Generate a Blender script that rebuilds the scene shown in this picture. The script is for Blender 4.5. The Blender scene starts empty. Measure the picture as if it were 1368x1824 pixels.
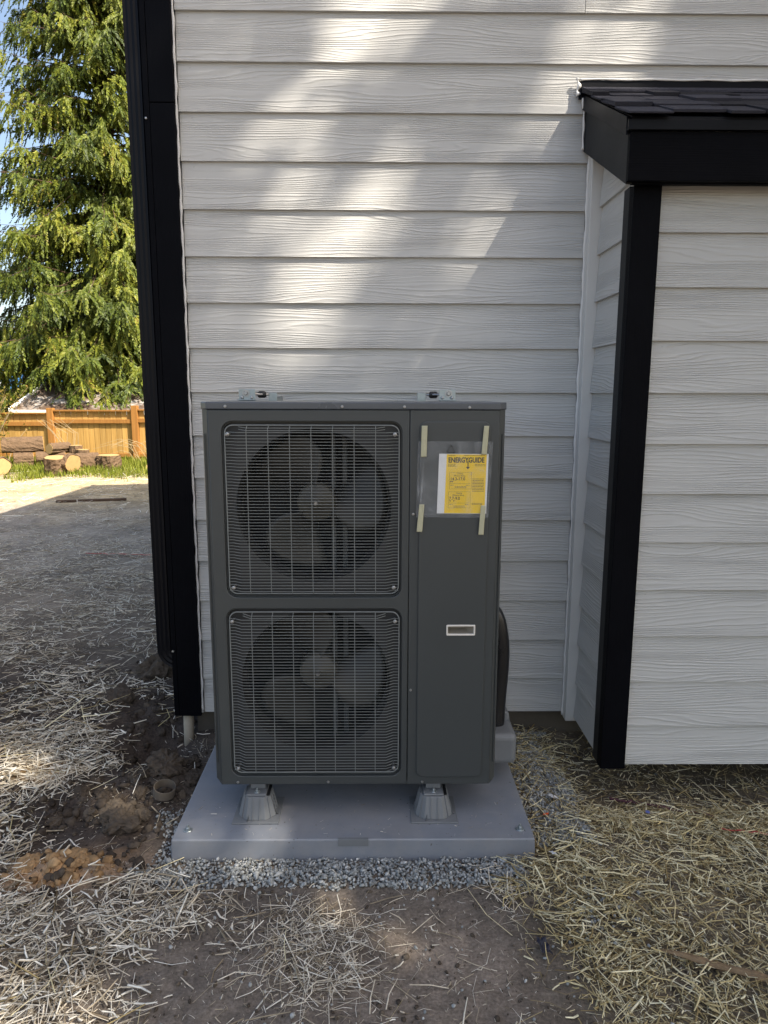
import bpy, bmesh, math, random
import numpy as np
from mathutils import Matrix, Vector

R = math.radians
scene = bpy.context.scene
COL = scene.collection
rng = np.random.default_rng(7)
random.seed(7)
PI = math.pi

# ------------------------------------------------------------------ camera
F_PX, PITCH, YAW, ROLL, CAM_Z = 1242.07, 0.16762581, -0.00998847, -0.00243858, 1.51
def cam_axes(p, yaw, roll):
    cy, sy, cp, sp, cr, sr = (math.cos(yaw), math.sin(yaw), math.cos(p), math.sin(p), math.cos(roll), math.sin(roll))
    A = np.array([[cy, sy, 0], [-sy, cy, 0], [0, 0, 1]])
    B = np.array([[1, 0, 0], [0, -sp, -cp], [0, cp, -sp]])
    C = np.array([[cr, sr, 0], [-sr, cr, 0], [0, 0, 1]])
    return C @ B @ A
RM = cam_axes(PITCH, YAW, ROLL)
cam = bpy.data.cameras.new('camera')
cam.sensor_fit = 'HORIZONTAL'; cam.sensor_width = 36.0
cam.lens = F_PX / 1368 * 36
cam.clip_start = 0.05; cam.clip_end = 2000
cam_o = bpy.data.objects.new('camera', cam); COL.objects.link(cam_o)
m = Matrix.Identity(4)
for i in range(3):
    m[i][0] = RM[0][i]; m[i][1] = -RM[1][i]; m[i][2] = -RM[2][i]
m[2][3] = CAM_Z
cam_o.matrix_world = m
scene.camera = cam_o

# ------------------------------------------------------------------ light
SUN = Vector((0.78, -0.54, 1.08)).normalized()      # direction towards the sun
elev = math.asin(SUN.z)
world = bpy.data.worlds.new('World'); scene.world = world
world.use_nodes = True
nt = world.node_tree
sky = nt.nodes.new('ShaderNodeTexSky'); sky.sky_type = 'NISHITA'; sky.sun_disc = False
sky.sun_elevation = elev
sky.sun_rotation = math.atan2(SUN.x, SUN.y)
sky.air_density = 1.0; sky.dust_density = 2.6; sky.ozone_density = 1.0
nt.links.new(sky.outputs[0], nt.nodes['Background'].inputs[0])
nt.nodes['Background'].inputs[1].default_value = 0.097
sun = bpy.data.lights.new('sun', 'SUN'); sun.energy = 4.0; sun.angle = R(0.5); sun.color = (1.0, 0.955, 0.875)
sun_o = bpy.data.objects.new('sun', sun); COL.objects.link(sun_o)
sun_o.rotation_euler = (-SUN).to_track_quat('-Z', 'Y').to_euler()
vs = scene.view_settings
vs.view_transform = 'Standard'; vs.look = 'None'; vs.gamma = 1.0; vs.use_curve_mapping = False
vs.exposure = 1.6
vs.use_white_balance = True; vs.white_balance_temperature = 7150; vs.white_balance_tint = 10

# ------------------------------------------------------------------ helpers
class MB:
    def __init__(s): s.v = []; s.f = []
    def add(s, v, f):
        b = len(s.v); s.v += [tuple(p) for p in v]; s.f += [tuple(i + b for i in q) for q in f]; return s
    def box(s, x0, x1, y0, y1, z0, z1):
        v = [(x0, y0, z0), (x1, y0, z0), (x1, y1, z0), (x0, y1, z0), (x0, y0, z1), (x1, y0, z1), (x1, y1, z1), (x0, y1, z1)]
        return s.add(v, [(0, 3, 2, 1), (4, 5, 6, 7), (0, 1, 5, 4), (1, 2, 6, 5), (2, 3, 7, 6), (3, 0, 4, 7)])
    def prism(s, poly, axis, a, b):
        """poly: 2D points, extruded along axis 'x','y','z' from a to b"""
        n = len(poly)
        def P(p, t):
            return {'x': (t, p[0], p[1]), 'y': (p[0], t, p[1]), 'z': (p[0], p[1], t)}[axis]
        v = [P(p, a) for p in poly] + [P(p, b) for p in poly]
        f = [tuple(range(n - 1, -1, -1)), tuple(range(n, 2 * n))] + [(i, (i + 1) % n, n + (i + 1) % n, n + i) for i in range(n)]
        return s.add(v, f)
    def tube(s, pts, r, n=8, caps=True):
        pts = [Vector(p) for p in pts]; rs = r if isinstance(r, (list, tuple)) else [r] * len(pts)
        b = len(s.v); up = None
        for i, p in enumerate(pts):
            d = (pts[min(i + 1, len(pts) - 1)] - pts[max(i - 1, 0)]).normalized()
            if up is None:
                up = d.orthogonal().normalized()
            else:
                up = (up - d * up.dot(d)).normalized()
            w = d.cross(up)
            for k in range(n):
                a = 2 * PI * k / n
                q = p + (up * math.cos(a) + w * math.sin(a)) * rs[i]
                s.v.append(tuple(q))
        for i in range(len(pts) - 1):
            for k in range(n):
                k2 = (k + 1) % n
                s.f.append((b + i * n + k, b + i * n + k2, b + (i + 1) * n + k2, b + (i + 1) * n + k))
        if caps:
            s.f.append(tuple(b + k for k in range(n - 1, -1, -1)))
            s.f.append(tuple(b + (len(pts) - 1) * n + k for k in range(n)))
        return s
    def lathe(s, prof, c, axis='z', n=24):
        b = len(s.v)
        for r, h in prof:
            for k in range(n):
                a = 2 * PI * k / n; u, w = r * math.cos(a), r * math.sin(a)
                s.v.append({'z': (c[0] + u, c[1] + w, c[2] + h), 'y': (c[0] + u, c[1] + h, c[2] - w), 'x': (c[0] + h, c[1] + u, c[2] + w)}[axis])
        for i in range(len(prof) - 1):
            for k in range(n):
                k2 = (k + 1) % n
                s.f.append((b + i * n + k, b + i * n + k2, b + (i + 1) * n + k2, b + (i + 1) * n + k))
        return s

def mesh_of(name, mb, mat, smooth=False):
    me = bpy.data.meshes.new(name); me.from_pydata(mb.v, [], mb.f); me.update()
    bm = bmesh.new(); bm.from_mesh(me); bmesh.ops.recalc_face_normals(bm, faces=bm.faces); bm.to_mesh(me); bm.free()
    if mat: me.materials.append(mat)
    if smooth:
        me.polygons.foreach_set('use_smooth', [True] * len(me.polygons))
    return me

def put(name, me, parent=None, loc=(0, 0, 0), rot=(0, 0, 0), bevel=0, seg=2, auto=False):
    o = bpy.data.objects.new(name, me); COL.objects.link(o)
    o.location = loc; o.rotation_euler = rot
    if parent is not None:
        o.parent = parent
        pl = Vector(parent.get('base', (0, 0, 0)))
        o.matrix_parent_inverse = Matrix.Translation(-pl)
        o['base'] = (0.0, 0.0, 0.0)
    if bevel:
        b = o.modifiers.new('bevel', 'BEVEL'); b.width = bevel; b.segments = seg; b.limit_method = 'ANGLE'; b.angle_limit = R(35)
    return o
def obj(name, mb, mat, parent=None, smooth=False, bevel=0, seg=2, loc=(0, 0, 0), rot=(0, 0, 0)):
    return put(name, mesh_of(name, mb, mat, smooth), parent, loc, rot, bevel, seg)
def tag(o, label=None, cat=None, group=None, kind=None):
    for k, v in (('label', label), ('category', cat), ('group', group), ('kind', kind)):
        if v: o[k] = v
    return o
def thing(name, label, cat, loc=(0, 0, 0), group=None):
    o = bpy.data.objects.new(name, None); COL.objects.link(o); o.location = loc; o.empty_display_size = .1
    o['base'] = tuple(float(c) for c in loc)
    return tag(o, label, cat, group)
def dup(root, delta, label=None):
    def cp(o, parent):
        c = o.copy(); COL.objects.link(c)
        if parent is not None:
            mi = o.matrix_parent_inverse.copy(); c.parent = parent; c.matrix_parent_inverse = mi
        for ch in list(o.children): cp(ch, c)
        return c
    r = cp(root, None); r.location = Vector(root.location) + Vector(delta)
    if label: r['label'] = label
    return r
def rrect(x0, x1, z0, z1, r, n=6):
    pts = []
    for cx, cz, a0 in ((x1 - r, z1 - r, 0), (x0 + r, z1 - r, 90), (x0 + r, z0 + r, 180), (x1 - r, z0 + r, 270)):
        for i in range(n + 1):
            a = R(a0 + 90 * i / n); pts.append((cx + r * math.cos(a), cz + r * math.sin(a)))
    return pts
def circ(cx, cz, r, n=48):
    return [(cx + r * math.cos(2 * PI * i / n), cz + r * math.sin(2 * PI * i / n)) for i in range(n)]
ROTX = Matrix.Rotation(R(90), 4, 'X')
def curve_mesh(cu, name, mat, M):
    t = bpy.data.objects.new('temp', cu); COL.objects.link(t)
    dg = bpy.context.evaluated_depsgraph_get()
    me = bpy.data.meshes.new_from_object(t.evaluated_get(dg))
    bpy.data.objects.remove(t); bpy.data.curves.remove(cu)
    me.transform(M); me.name = name; me.materials.clear(); me.materials.append(mat)
    return me
def plate(name, outer, holes, y_front, thick, mat, parent, bevel=0.0):
    cu = bpy.data.curves.new(name, 'CURVE'); cu.dimensions = '2D'; cu.fill_mode = 'BOTH'
    for poly in [outer] + holes:
        sp = cu.splines.new('POLY'); sp.points.add(len(poly) - 1); sp.use_cyclic_u = True
        for p, q in zip(sp.points, poly): p.co = (q[0], q[1], 0, 1)
    cu.extrude = thick / 2 - bevel
    if bevel:
        cu.bevel_depth = bevel; cu.bevel_resolution = 2; cu.offset = -bevel
    me = curve_mesh(cu, name, mat, Matrix.Translation((0, y_front + thick / 2, 0)) @ ROTX)
    return put(name, me, parent)
def text(name, s, size, x, z, y, mat, parent, align='LEFT', ext=0.00015, sx=1.0, bold=0.0, M=None):
    cu = bpy.data.curves.new(name, 'FONT'); cu.body = s; cu.size = size; cu.align_x = align; cu.extrude = ext
    cu.offset = bold
    T = Matrix.Translation((x, y, z)) @ ROTX @ Matrix.Diagonal((sx, 1, 1, 1))
    me = curve_mesh(cu, name, mat, T if M is None else M @ T)
    return put(name, me, parent)

# numpy value noise
_T = rng.random((256, 256))
def vn(x, y):
    x = np.asarray(x, float); y = np.asarray(y, float)
    xi = np.floor(x).astype(int); yi = np.floor(y).astype(int); fx = x - xi; fy = y - yi
    fx = fx * fx * (3 - 2 * fx); fy = fy * fy * (3 - 2 * fy)
    a = _T[xi & 255, yi & 255]; b = _T[(xi + 1) & 255, yi & 255]; c = _T[xi & 255, (yi + 1) & 255]; d = _T[(xi + 1) & 255, (yi + 1) & 255]
    return (a * (1 - fx) + b * fx) * (1 - fy) + (c * (1 - fx) + d * fx) * fy
def fbm(x, y, o=4):
    s = 0; a = 1; t = 0
    for i in range(o):
        s = s + a * vn(x * 2 ** i + 17.3 * i, y * 2 ** i + 5.1 * i); t += a; a *= .5
    return s / t
def gauss(x, y, cx, cy, rx, ry, rot=0):
    c, s = math.cos(rot), math.sin(rot); dx = x - cx; dy = y - cy
    return np.exp(-(((c * dx + s * dy) / rx) ** 2 + ((-s * dx + c * dy) / ry) ** 2))
def big_mesh(name, V, Fv, nper, mat, rnd=None, parent=None, smooth=False, col=None):
    """V (n,3); Fv (m,nper) indices; rnd per-vertex float attribute"""
    me = bpy.data.meshes.new(name); n = len(V); mF = len(Fv)
    me.vertices.add(n); me.vertices.foreach_set('co', np.asarray(V, np.float32).ravel())
    me.loops.add(mF * nper); me.loops.foreach_set('vertex_index', np.asarray(Fv, np.int32).ravel())
    me.polygons.add(mF); me.polygons.foreach_set('loop_start', np.arange(0, mF * nper, nper, dtype=np.int32))
    me.polygons.foreach_set('loop_total', np.full(mF, nper, np.int32))
    me.update(calc_edges=True)
    if smooth: me.polygons.foreach_set('use_smooth', np.ones(mF, bool))
    if rnd is not None:
        at = me.attributes.new('rnd', 'FLOAT', 'POINT'); at.data.foreach_set('value', np.asarray(rnd, np.float32))
    if col is not None:
        at = me.attributes.new('tint', 'FLOAT_COLOR', 'POINT')
        at.data.foreach_set('color', np.concatenate([col, np.ones((n, 1))], 1).astype(np.float32).ravel())
    me.materials.append(mat)
    return put(name, me, parent)

# ------------------------------------------------------------------ materials
class NT:
    def __init__(s, name):
        s.m = bpy.data.materials.new(name); s.m.use_nodes = True; s.t = s.m.node_tree
        s.b = s.t.nodes['Principled BSDF']
    def n(s, t, **kw):
        nd = s.t.nodes.new(t)
        for k, v in kw.items(): setattr(nd, k, v)
        return nd
    def L(s, a, b): s.t.links.new(a, b)
    def math(s, op, a, b=None, clamp=False):
        nd = s.n('ShaderNodeMath', operation=op, use_clamp=clamp)
        for i, q in enumerate((a, b)):
            if q is None: continue
            if isinstance(q, (int, float)): nd.inputs[i].default_value = q
            else: s.L(q, nd.inputs[i])
        return nd.outputs[0]
    def noise(s, vec, scale, detail=3, rough=.5, dist=0, d4=None):
        nd = s.n('ShaderNodeTexNoise')
        if d4 is not None:
            nd.noise_dimensions = '4D'; s.L(d4, nd.inputs['W'])
        nd.inputs['Scale'].default_value = scale; nd.inputs['Detail'].default_value = detail
        nd.inputs['Roughness'].default_value = rough; nd.inputs['Distortion'].default_value = dist
        if vec is not None: s.L(vec, nd.inputs['Vector'])
        return nd.outputs['Fac']
    def mapv(s, vec, scale):
        nd = s.n('ShaderNodeMapping'); nd.inputs['Scale'].default_value = scale; s.L(vec, nd.inputs['Vector']); return nd.outputs[0]
    def ramp(s, fac, stops):
        nd = s.n('ShaderNodeValToRGB'); e = nd.color_ramp.elements
        while len(e) < len(stops): e.new(.5)
        for k, (p, c) in zip(e, stops):
            k.position = p; k.color = (c if len(c) == 4 else tuple(c) + (1,)) if not isinstance(c, (int, float)) else (c, c, c, 1)
        s.L(fac, nd.inputs[0]); return nd.outputs[0]
    def mix(s, fac, a, b, blend='MIX'):
        nd = s.n('ShaderNodeMix', data_type='RGBA', blend_type=blend)
        for i, q in ((0, fac), (6, a), (7, b)):
            if isinstance(q, (int, float)): nd.inputs[i].default_value = q
            elif isinstance(q, tuple): nd.inputs[i].default_value = q if len(q) == 4 else q + (1,)
            else: s.L(q, nd.inputs[i])
        return nd.outputs[2]
    def bump(s, h, strength=.5, dist=.01, nrm=None):
        nd = s.n('ShaderNodeBump'); nd.inputs['Strength'].default_value = strength; nd.inputs['Distance'].default_value = dist
        s.L(h, nd.inputs['Height'])
        if nrm is not None: s.L(nrm, nd.inputs['Normal'])
        return nd.outputs[0]
    def set(s, col=None, rough=None, metal=None, nrm=None, spec=None):
        b = s.b
        for k, q in (('Base Color', col), ('Roughness', rough), ('Metallic', metal), ('Normal', nrm), ('Specular IOR Level', spec)):
            if q is None: continue
            if isinstance(q, (int, float)): b.inputs[k].default_value = q
            elif isinstance(q, tuple): b.inputs[k].default_value = q if len(q) == 4 else q + (1,)
            else: s.L(q, b.inputs[k])
        return s.m
def coord(t, kind='Object'): return t.n('ShaderNodeTexCoord').outputs[kind]

def simple(name, col, rough=.5, metal=0, var=.15, scale=20, bump=0.0, bscale=200, spec=.5, bdist=.001):
    t = NT(name); c = coord(t)
    n = t.noise(c, scale, 4, .6)
    f = t.math('MULTIPLY_ADD', n, 2 * var); t.t.nodes[-1].inputs[2].default_value = 1 - var
    mixc = t.n('ShaderNodeVectorMath', operation='SCALE'); mixc.inputs[0].default_value = col
    t.L(f, mixc.inputs['Scale'])
    rr = t.math('MULTIPLY_ADD', n, .2); t.t.nodes[-1].inputs[2].default_value = rough - .1
    nrm = t.bump(t.noise(c, bscale, 3), bump, bdist) if bump else None
    return t.set(mixc.outputs[0], rr, metal, nrm, spec)

def siding_mat():
    t = NT('painted fibre cement'); c = coord(t)
    info = t.n('ShaderNodeObjectInfo').outputs['Random']
    w = t.math('MULTIPLY', info, 61.0)
    sep = t.n('ShaderNodeSeparateXYZ'); t.L(c, sep.inputs[0]); z = sep.outputs[2]
    n1 = t.noise(t.mapv(c, (1.25, 1, 11.0)), 1.0, 1.6, .42, .06, w)          # big figure of the grain
    F = t.math('ADD', t.math('MULTIPLY', z, 92.0), t.math('MULTIPLY', n1, 13.0))
    n1b = t.noise(t.mapv(c, (9, 1, 60)), 1.0, 1, .5, 0, w)
    F = t.math('ADD', F, t.math('MULTIPLY', n1b, .7))
    s1 = t.math('SINE', t.math('MULTIPLY', F, 2 * PI))
    ridge = t.math('POWER', t.math('MULTIPLY_ADD', s1, .5), 2.6)
    t.t.nodes[-2].inputs[2].default_value = .5
    s2 = t.math('SINE', t.math('MULTIPLY', F, 2 * PI * 2.17))
    m2 = t.ramp(t.noise(t.mapv(c, (1.1, 1, 14)), 1.0, 1, .5, 0, w), [(.42, 0), (.56, 1)])
    m1 = t.ramp(t.noise(t.mapv(c, (1.7, 1, 9)), 1.7, 2, .5, 0, w), [(.33, .15), (.55, 1)])
    fine = t.noise(t.mapv(c, (22, 1, 420)), 1.0, 2, .6, 0, w)
    h = t.math('ADD', t.math('MULTIPLY', ridge, m1), t.math('MULTIPLY', t.math('MULTIPLY', s2, m2), .16))
    h = t.math('ADD', h, t.math('MULTIPLY', fine, .22))
    nrm = t.bump(h, 1.0, .0015)
    tone = t.math('MULTIPLY_ADD', t.noise(c, 3.0, 4, .6), .10); t.t.nodes[-1].inputs[2].default_value = .95
    sc = t.n('ShaderNodeVectorMath', operation='SCALE'); sc.inputs[0].default_value = (.505, .502, .486); t.L(tone, sc.inputs['Scale'])
    # faint splash dirt on single boards
    spk = t.ramp(t.noise(c, 55, 2, .7), [(.735, 1), (.76, .72)])
    return t.set(t.mix(1.0, sc.outputs[0], spk, 'MULTIPLY'), .55, 0, nrm, .35)

def black_trim_mat(name='black rough sawn trim', axis='z'):
    t = NT(name); c = coord(t)
    mp = t.mapv(c, (260, 260, 7) if axis == 'z' else (7, 260, 260))
    n = t.noise(mp, 1.0, 3, .65)
    n2 = t.noise(c, 6, 4, .6)
    col = t.ramp(n2, [(.3, (.0010, .0012, .0026)), (.7, (.0022, .0026, .0045))])
    return t.set(col, .62, 0, t.bump(n, .8, .0018), .07)

M = {}
M['siding'] = siding_mat()
M['white_trim'] = simple('white painted trim', (.62, .61, .585), .5, 0, .04, 8, .15, 60)
M['caulk'] = simple('caulk bead', (.72, .71, .69), .5, 0, .05, 30, .5, 140)
M['black_trim'] = black_trim_mat()
M['black_trim_x'] = black_trim_mat('black rough sawn beam', 'x')
M['black_metal'] = simple('black painted metal', (.0025, .003, .0055), .42, 0, .2, 6, .1, 90, .14)
M['rake'] = simple('black painted rake board', (.011, .0125, .014), .55, 0, .2, 7, .3, 120, .25)
M['sheathing'] = simple('house wrap', (.25, .25, .25), .8)
M['concrete'] = simple('weathered concrete darkened for shade', (.095, .082, .066), .85, 0, .35, 9, .6, 70, .3, .003)  # base colour lowered to stand in for deep shade below the wall
M['unit'] = simple('grey powder coat', (.050, .056, .0575), .42, 0, .05, 5, .12, 900, .45, .0003)
M['unit_light'] = simple('grey coated bracket', (.16, .17, .18), .45, 0, .12, 14, .1, 300)
M['lid'] = simple('grey lid coat tinted for sky sheen', (.075, .085, .10), .3, 0, .06, 6, .1, 900, .5, .0003)  # lid colour lighter and bluer than the casing, standing in for reflected sky
M['shroud'] = simple('grey fan shroud', (.020, .022, .0245), .5, 0, .1, 9)
M['wire'] = simple('coated wire', (.19, .205, .205), .35, 0, .05, 9)
M['blade'] = simple('moulded fan blade', (.022, .0215, .019), .5, 0, .12, 10)
M['hub'] = simple('moulded fan hub', (.055, .052, .042), .5, 0, .2, 30)
M['inner'] = simple('dark inside sheet', (.008, .008, .009), .6, 0, .3, 12)
M['coil'] = simple('coil fins', (.010, .010, .011), .6, .1, .4, 60)
M['galv'] = simple('galvanised steel', (.34, .38, .39), .38, .8, .25, 60, .1, 120)
M['screw'] = simple('bright screw', (.40, .40, .40), .38, .9, .1, 60)
M['rubber'] = simple('black rubber', (.012, .012, .013), .45, 0, .2, 30)
M['hose'] = simple('black insulation', (.014, .014, .016), .3, 0, .2, 12, .25, 25, .5, .004)
M['white_plastic'] = simple('white plastic', (.72, .68, .62), .4, 0, .05, 20)
M['pocket'] = simple('beige pocket', (.30, .27, .22), .5, 0, .15, 20)
M['paper'] = simple('white paper', (.72, .72, .72), .6, 0, .04, 30, .3, 40)
M['yellow'] = simple('yellow print', (.86, .56, .004), .5, 0, .05, 20, .25, 26, .4, .004)
M['ink'] = simple('black ink', (.012, .011, .010), .6, 0, .1, 40)
M['ink_soft'] = simple('grey ink', (.07, .07, .07), .6, 0, .1, 40)
M['tape'] = simple('masking tape', (.46, .44, .30), .55, 0, .14, 60, .4, 120)
M['stone_pipe'] = simple('cream drain pipe', (.36, .31, .235), .6, 0, .22, 30, .3, 60)
M['card'] = simple('brown cardboard', (.12, .098, .076), .8, 0, .2, 40, .3, 140)
M['scrap'] = simple('white scrap', (.75, .76, .78), .5, 0, .1, 30)
M['orange'] = simple('orange plastic', (.75, .10, .02), .35, 0, .1, 30)
M['red'] = simple('red cord', (.45, .05, .05), .6, 0, .2, 90, .6, 400)
M['red_dark'] = simple('dull maroon rope', (.13, .05, .06), .8, 0, .3, 90, .6, 400)
M['darkscrap'] = simple('navy plastic scrap', (.02, .022, .04), .3, 0, .3, 30)
M['bluescrap'] = simple('blue scrap', (.08, .11, .32), .4)

def pad_mat():
    t = NT('composite pad'); c = coord(t)
    n = t.noise(c, 9, 5, .65); sp = t.noise(c, 420, 2, .6); dust = t.ramp(t.noise(c, 4.3, 6, .7), [(.42, 0), (.75, 1)])
    col = t.ramp(n, [(.3, (.18, .196, .225)), (.7, (.22, .238, .27))])
    col = t.mix(t.math('MULTIPLY', dust, .5), col, (.30, .275, .25))
    sp2 = t.noise(c, 75, 2, .6); sc = t.ramp(t.noise(t.mapv(c, (3, 22, 1)), 1.6, 5, .7, .8), [(.60, 0), (.70, .4)])
    col = t.mix(sc, col, (.27, .27, .28)); col = t.mix(t.ramp(sp2, [(.70, 0), (.74, .8)]), col, (.06, .05, .04))
    return t.set(col, .44, 0, t.bump(sp, .12, .0005), .55)
M['pad'] = pad_mat()

def soil_mat():
    t = NT('soil'); c = coord(t)
    at = t.n('ShaderNodeAttribute', attribute_name='tint').outputs['Color']
    n = t.noise(c, 14, 8, .68); n2 = t.noise(c, 110, 5, .7); n3 = t.noise(c, 1.7, 4, .6)
    col = t.mix(1.0, at, t.ramp(n, [(.25, .62), (.75, 1.38)]), 'MULTIPLY')
    col = t.mix(1.0, col, t.ramp(n2, [(.28, .55), (.55, 1.05), (.78, 1.6)]), 'MULTIPLY')
    col = t.mix(1.0, col, t.ramp(n3, [(.3, .68), (.7, 1.32)]), 'MULTIPLY')
    h = t.math('ADD', t.math('MULTIPLY', n, .8), t.math('MULTIPLY', n2, .35))
    return t.set(col, .95, 0, t.bump(h, .9, .012), .15)
M['soil'] = soil_mat()

def rnd_mat(name, stops, rough=.7, spec=.2, transl=0.0, bump=0, bscale=80, var=.3, vscale=40):
    t = NT(name); c = coord(t)
    a = t.n('ShaderNodeAttribute', attribute_name='rnd').outputs['Fac']
    col = t.ramp(a, stops)
    col = t.mix(1.0, col, t.ramp(t.noise(c, vscale, 3, .6), [(.25, 1 - var), (.75, 1 + var)]), 'MULTIPLY')
    nrm = t.bump(t.noise(c, bscale, 4, .6), bump, .004) if bump else None
    mt = t.set(col, rough, 0, nrm, spec)
    if transl:
        out = t.t.nodes['Material Output']; tr = t.n('ShaderNodeBsdfTranslucent'); t.L(col, tr.inputs[0])
        mx = t.n('ShaderNodeMixShader'); mx.inputs[0].default_value = transl
        t.L(t.b.outputs[0], mx.inputs[1]); t.L(tr.outputs[0], mx.inputs[2]); t.L(mx.outputs[0], out.inputs[0])
    return mt
M['straw_pale'] = rnd_mat('weathered straw', [(0, (.15, .11, .07)), (.25, (.42, .345, .24)), (.6, (.74, .655, .525)), (1, (.90, .86, .76))], .6, .3)
M['straw_gold'] = rnd_mat('fresh straw', [(0, (.10, .07, .035)), (.3, (.30, .22, .10)), (.65, (.65, .53, .275)), (1, (.90, .82, .57))], .55, .3)
M['gravel'] = rnd_mat('crushed gravel', [(0, (.14, .145, .145)), (.4, (.27, .285, .28)), (.8, (.41, .425, .42)), (1, (.62, .62, .59))], .75, .3, 0, .5, 160, .2, 90)
M['clod'] = rnd_mat('clods of soil', [(0, (.045, .036, .030)), (.55, (.085, .068, .053)), (.8, (.13, .105, .08)), (.82, (.20, .12, .06)), (1, (.40, .26, .14))], .95, .1, 0, .9, 60, .35, 50)
M['cedar'] = rnd_mat('cedar sprays', [(0, (.030, .050, .010)), (.3, (.075, .105, .016)), (.62, (.145, .172, .020)), (.92, (.225, .228, .028)), (1, (.22, .15, .04))], .55, .3, .3, 0, 80, .3, 3)
M['grass'] = rnd_mat('spring grass', [(0, (.09, .12, .014)), (.6, (.19, .225, .025)), (1, (.30, .29, .06))], .6, .2, .35, 0, 80, .2, 2)
M['shrub'] = rnd_mat('shrub leaves', [(0, (.10, .10, .02)), (.6, (.20, .17, .03)), (1, (.28, .18, .05))], .6, .2, .35, 0, 80, .2, 2)
M['bark'] = simple('cedar bark', (.10, .065, .045), .9, 0, .4, 6, .9, 18, .2, .03)
M['log_bark'] = simple('log bark', (.125, .08, .048), .9, 0, .5, 9, .9, 22, .2, .03)
M['cut_wood'] = simple('sawn log end', (.40, .26, .11), .75, 0, .25, 14)
M['twig'] = simple('dry twig', (.36, .27, .15), .8)
M['stick'] = simple('weathered stick', (.24, .165, .10), .9, 0, .5, 40, .9, 90, .1, .006)
M['shed_wall'] = simple('shed wall', (.10, .085, .07), .8)
M['house_far'] = simple('pale far siding', (.50, .52, .55), .7)
M['blue_roof'] = simple('blue tarpaulin', (.035, .15, .34), .4, 0, .25, 2)
M['white_far'] = simple('white fascia', (.8, .8, .8), .5)
M['dark_far'] = simple('dark opening', (.012, .013, .015), .7)
M['tile_far'] = simple('dark far roof', (.06, .06, .065), .8)

def fence_mat(name, cols):
    t = NT(name); c = coord(t)
    info = t.n('ShaderNodeObjectInfo').outputs['Random']
    n = t.noise(t.mapv(c, (30, 30, 1.2)), 1.0, 4, .65, .4, t.math('MULTIPLY', info, 50.0))
    col = t.ramp(n, [(.25, tuple(1.0 * q for q in cols[0])), (.6, cols[1]), (.85, cols[2])])
    col = t.mix(1.0, col, t.ramp(info, [(0, .82), (1, 1.15)]), 'MULTIPLY')
    return t.set(col, .75, 0, t.bump(n, .4, .01), .2)
M['fence'] = fence_mat('stained cedar posts', [(.22, .095, .024), (.32, .15, .04), (.38, .20, .06)])
M['board'] = fence_mat('stained cedar boards', [(.30, .165, .042), (.44, .265, .085), (.52, .34, .13)])
def shed_roof_mat():
    t = NT('dirty metal roof'); c = coord(t)
    n = t.noise(c, 1.5, 6, .7)
    col = t.ramp(n, [(.36, (.42, .42, .42)), (.45, (.24, .20, .17)), (.55, (.09, .06, .042))])
    return t.set(col, .6, 0, t.bump(n, .3, .02), .3)
M['shed_roof'] = shed_roof_mat()
def shingle_mat():
    t = NT('charcoal shingle'); c = coord(t)
    info = t.n('ShaderNodeObjectInfo').outputs['Random']
    g = t.noise(c, 420, 2, .8)
    col = t.ramp(g, [(.35, (.012, .012, .018)), (.6, (.036, .036, .046)), (.78, (.12, .12, .13))])
    col = t.mix(1.0, col, t.ramp(info, [(0, .45), (1, 1.7)]), 'MULTIPLY')
    return t.set(col, .9, 0, t.bump(g, .7, .002), .25)
M['shingle'] = shingle_mat()
def bag_mat():
    t = NT('clear plastic bag'); c = coord(t)
    n = t.noise(t.mapv(c, (14, 1, 9)), 1.0, 4, .6, 1.2)
    out = t.t.nodes['Material Output']
    t.set((.75, .78, .82), .22, 0, t.bump(n, .9, .006), .6)
    tr = t.n('ShaderNodeBsdfTransparent'); mx = t.n('ShaderNodeMixShader')
    fac = t.ramp(n, [(.42, .04), (.65, .09), (.80, .30)])
    t.L(fac, mx.inputs[0]); t.L(tr.outputs[0], mx.inputs[1]); t.L(t.b.outputs[0], mx.inputs[2]); t.L(mx.outputs[0], out.inputs[0])
    return t.m
M['bag'] = bag_mat()

# ------------------------------------------------------------------ ground
def hfun(x, y):
    h = .05 * (fbm(x * .7, y * .7, 3) - .5) * np.clip((y - 2.2) / 3, 0, 1)
    near = np.exp(-np.maximum(np.hypot(x, y - 2.5) - 4, 0) / 2)
    h = h + near * (.018 * (fbm(x * 7, y * 7, 4) - .5) + .010 * (fbm(x * 34, y * 34, 3) - .5))
    dirt = gauss(x, y, -1.02, 2.38, .36, .22) + gauss(x, y, -1.02, 2.95, .3, .35) + .8 * gauss(x, y, -1.0, 2.0, .2, .1)
    h = h + dirt * (.085 * (fbm(x * 16, y * 16, 4) - .45))
    h = h + .05 * gauss(x, y, -.86, 2.56, .14, .1) + .05 * gauss(x, y, -1.22, 3.25, .25, .2) + .03 * gauss(x, y, -1.0, 2.0, .16, .08)
    h = h - .15 * gauss(x, y, -.97, 2.82, .13, .14)
    h = h - .055 * np.clip((y - 2.22) / .22, 0, 1) * np.clip((x - .62) / .2, 0, 1) * np.clip((3.4 - y) / .2, 0, 1)
    h = h + .03 * gauss(x, y, .75, 1.95, .3, .3) + .025 * gauss(x, y, -1.1, 1.7, .35, .25)
    slab = np.clip(1 - np.maximum(np.maximum(np.abs(x + .08) - .62, np.abs(y - 2.45) - .40), 0) / .08, 0, 1)
    h = h * (1 - slab) - .012 * slab
    house = np.clip((y - 2.85) / .15, 0, 1) * np.clip((x + .80) / .1, 0, 1)
    h = h * (1 - house)
    return h
def axis_pts(segs):
    out = []
    for a, b, st in segs: out.append(np.arange(a, b, st))
    return np.concatenate(out + [np.array([segs[-1][1]])])
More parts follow.
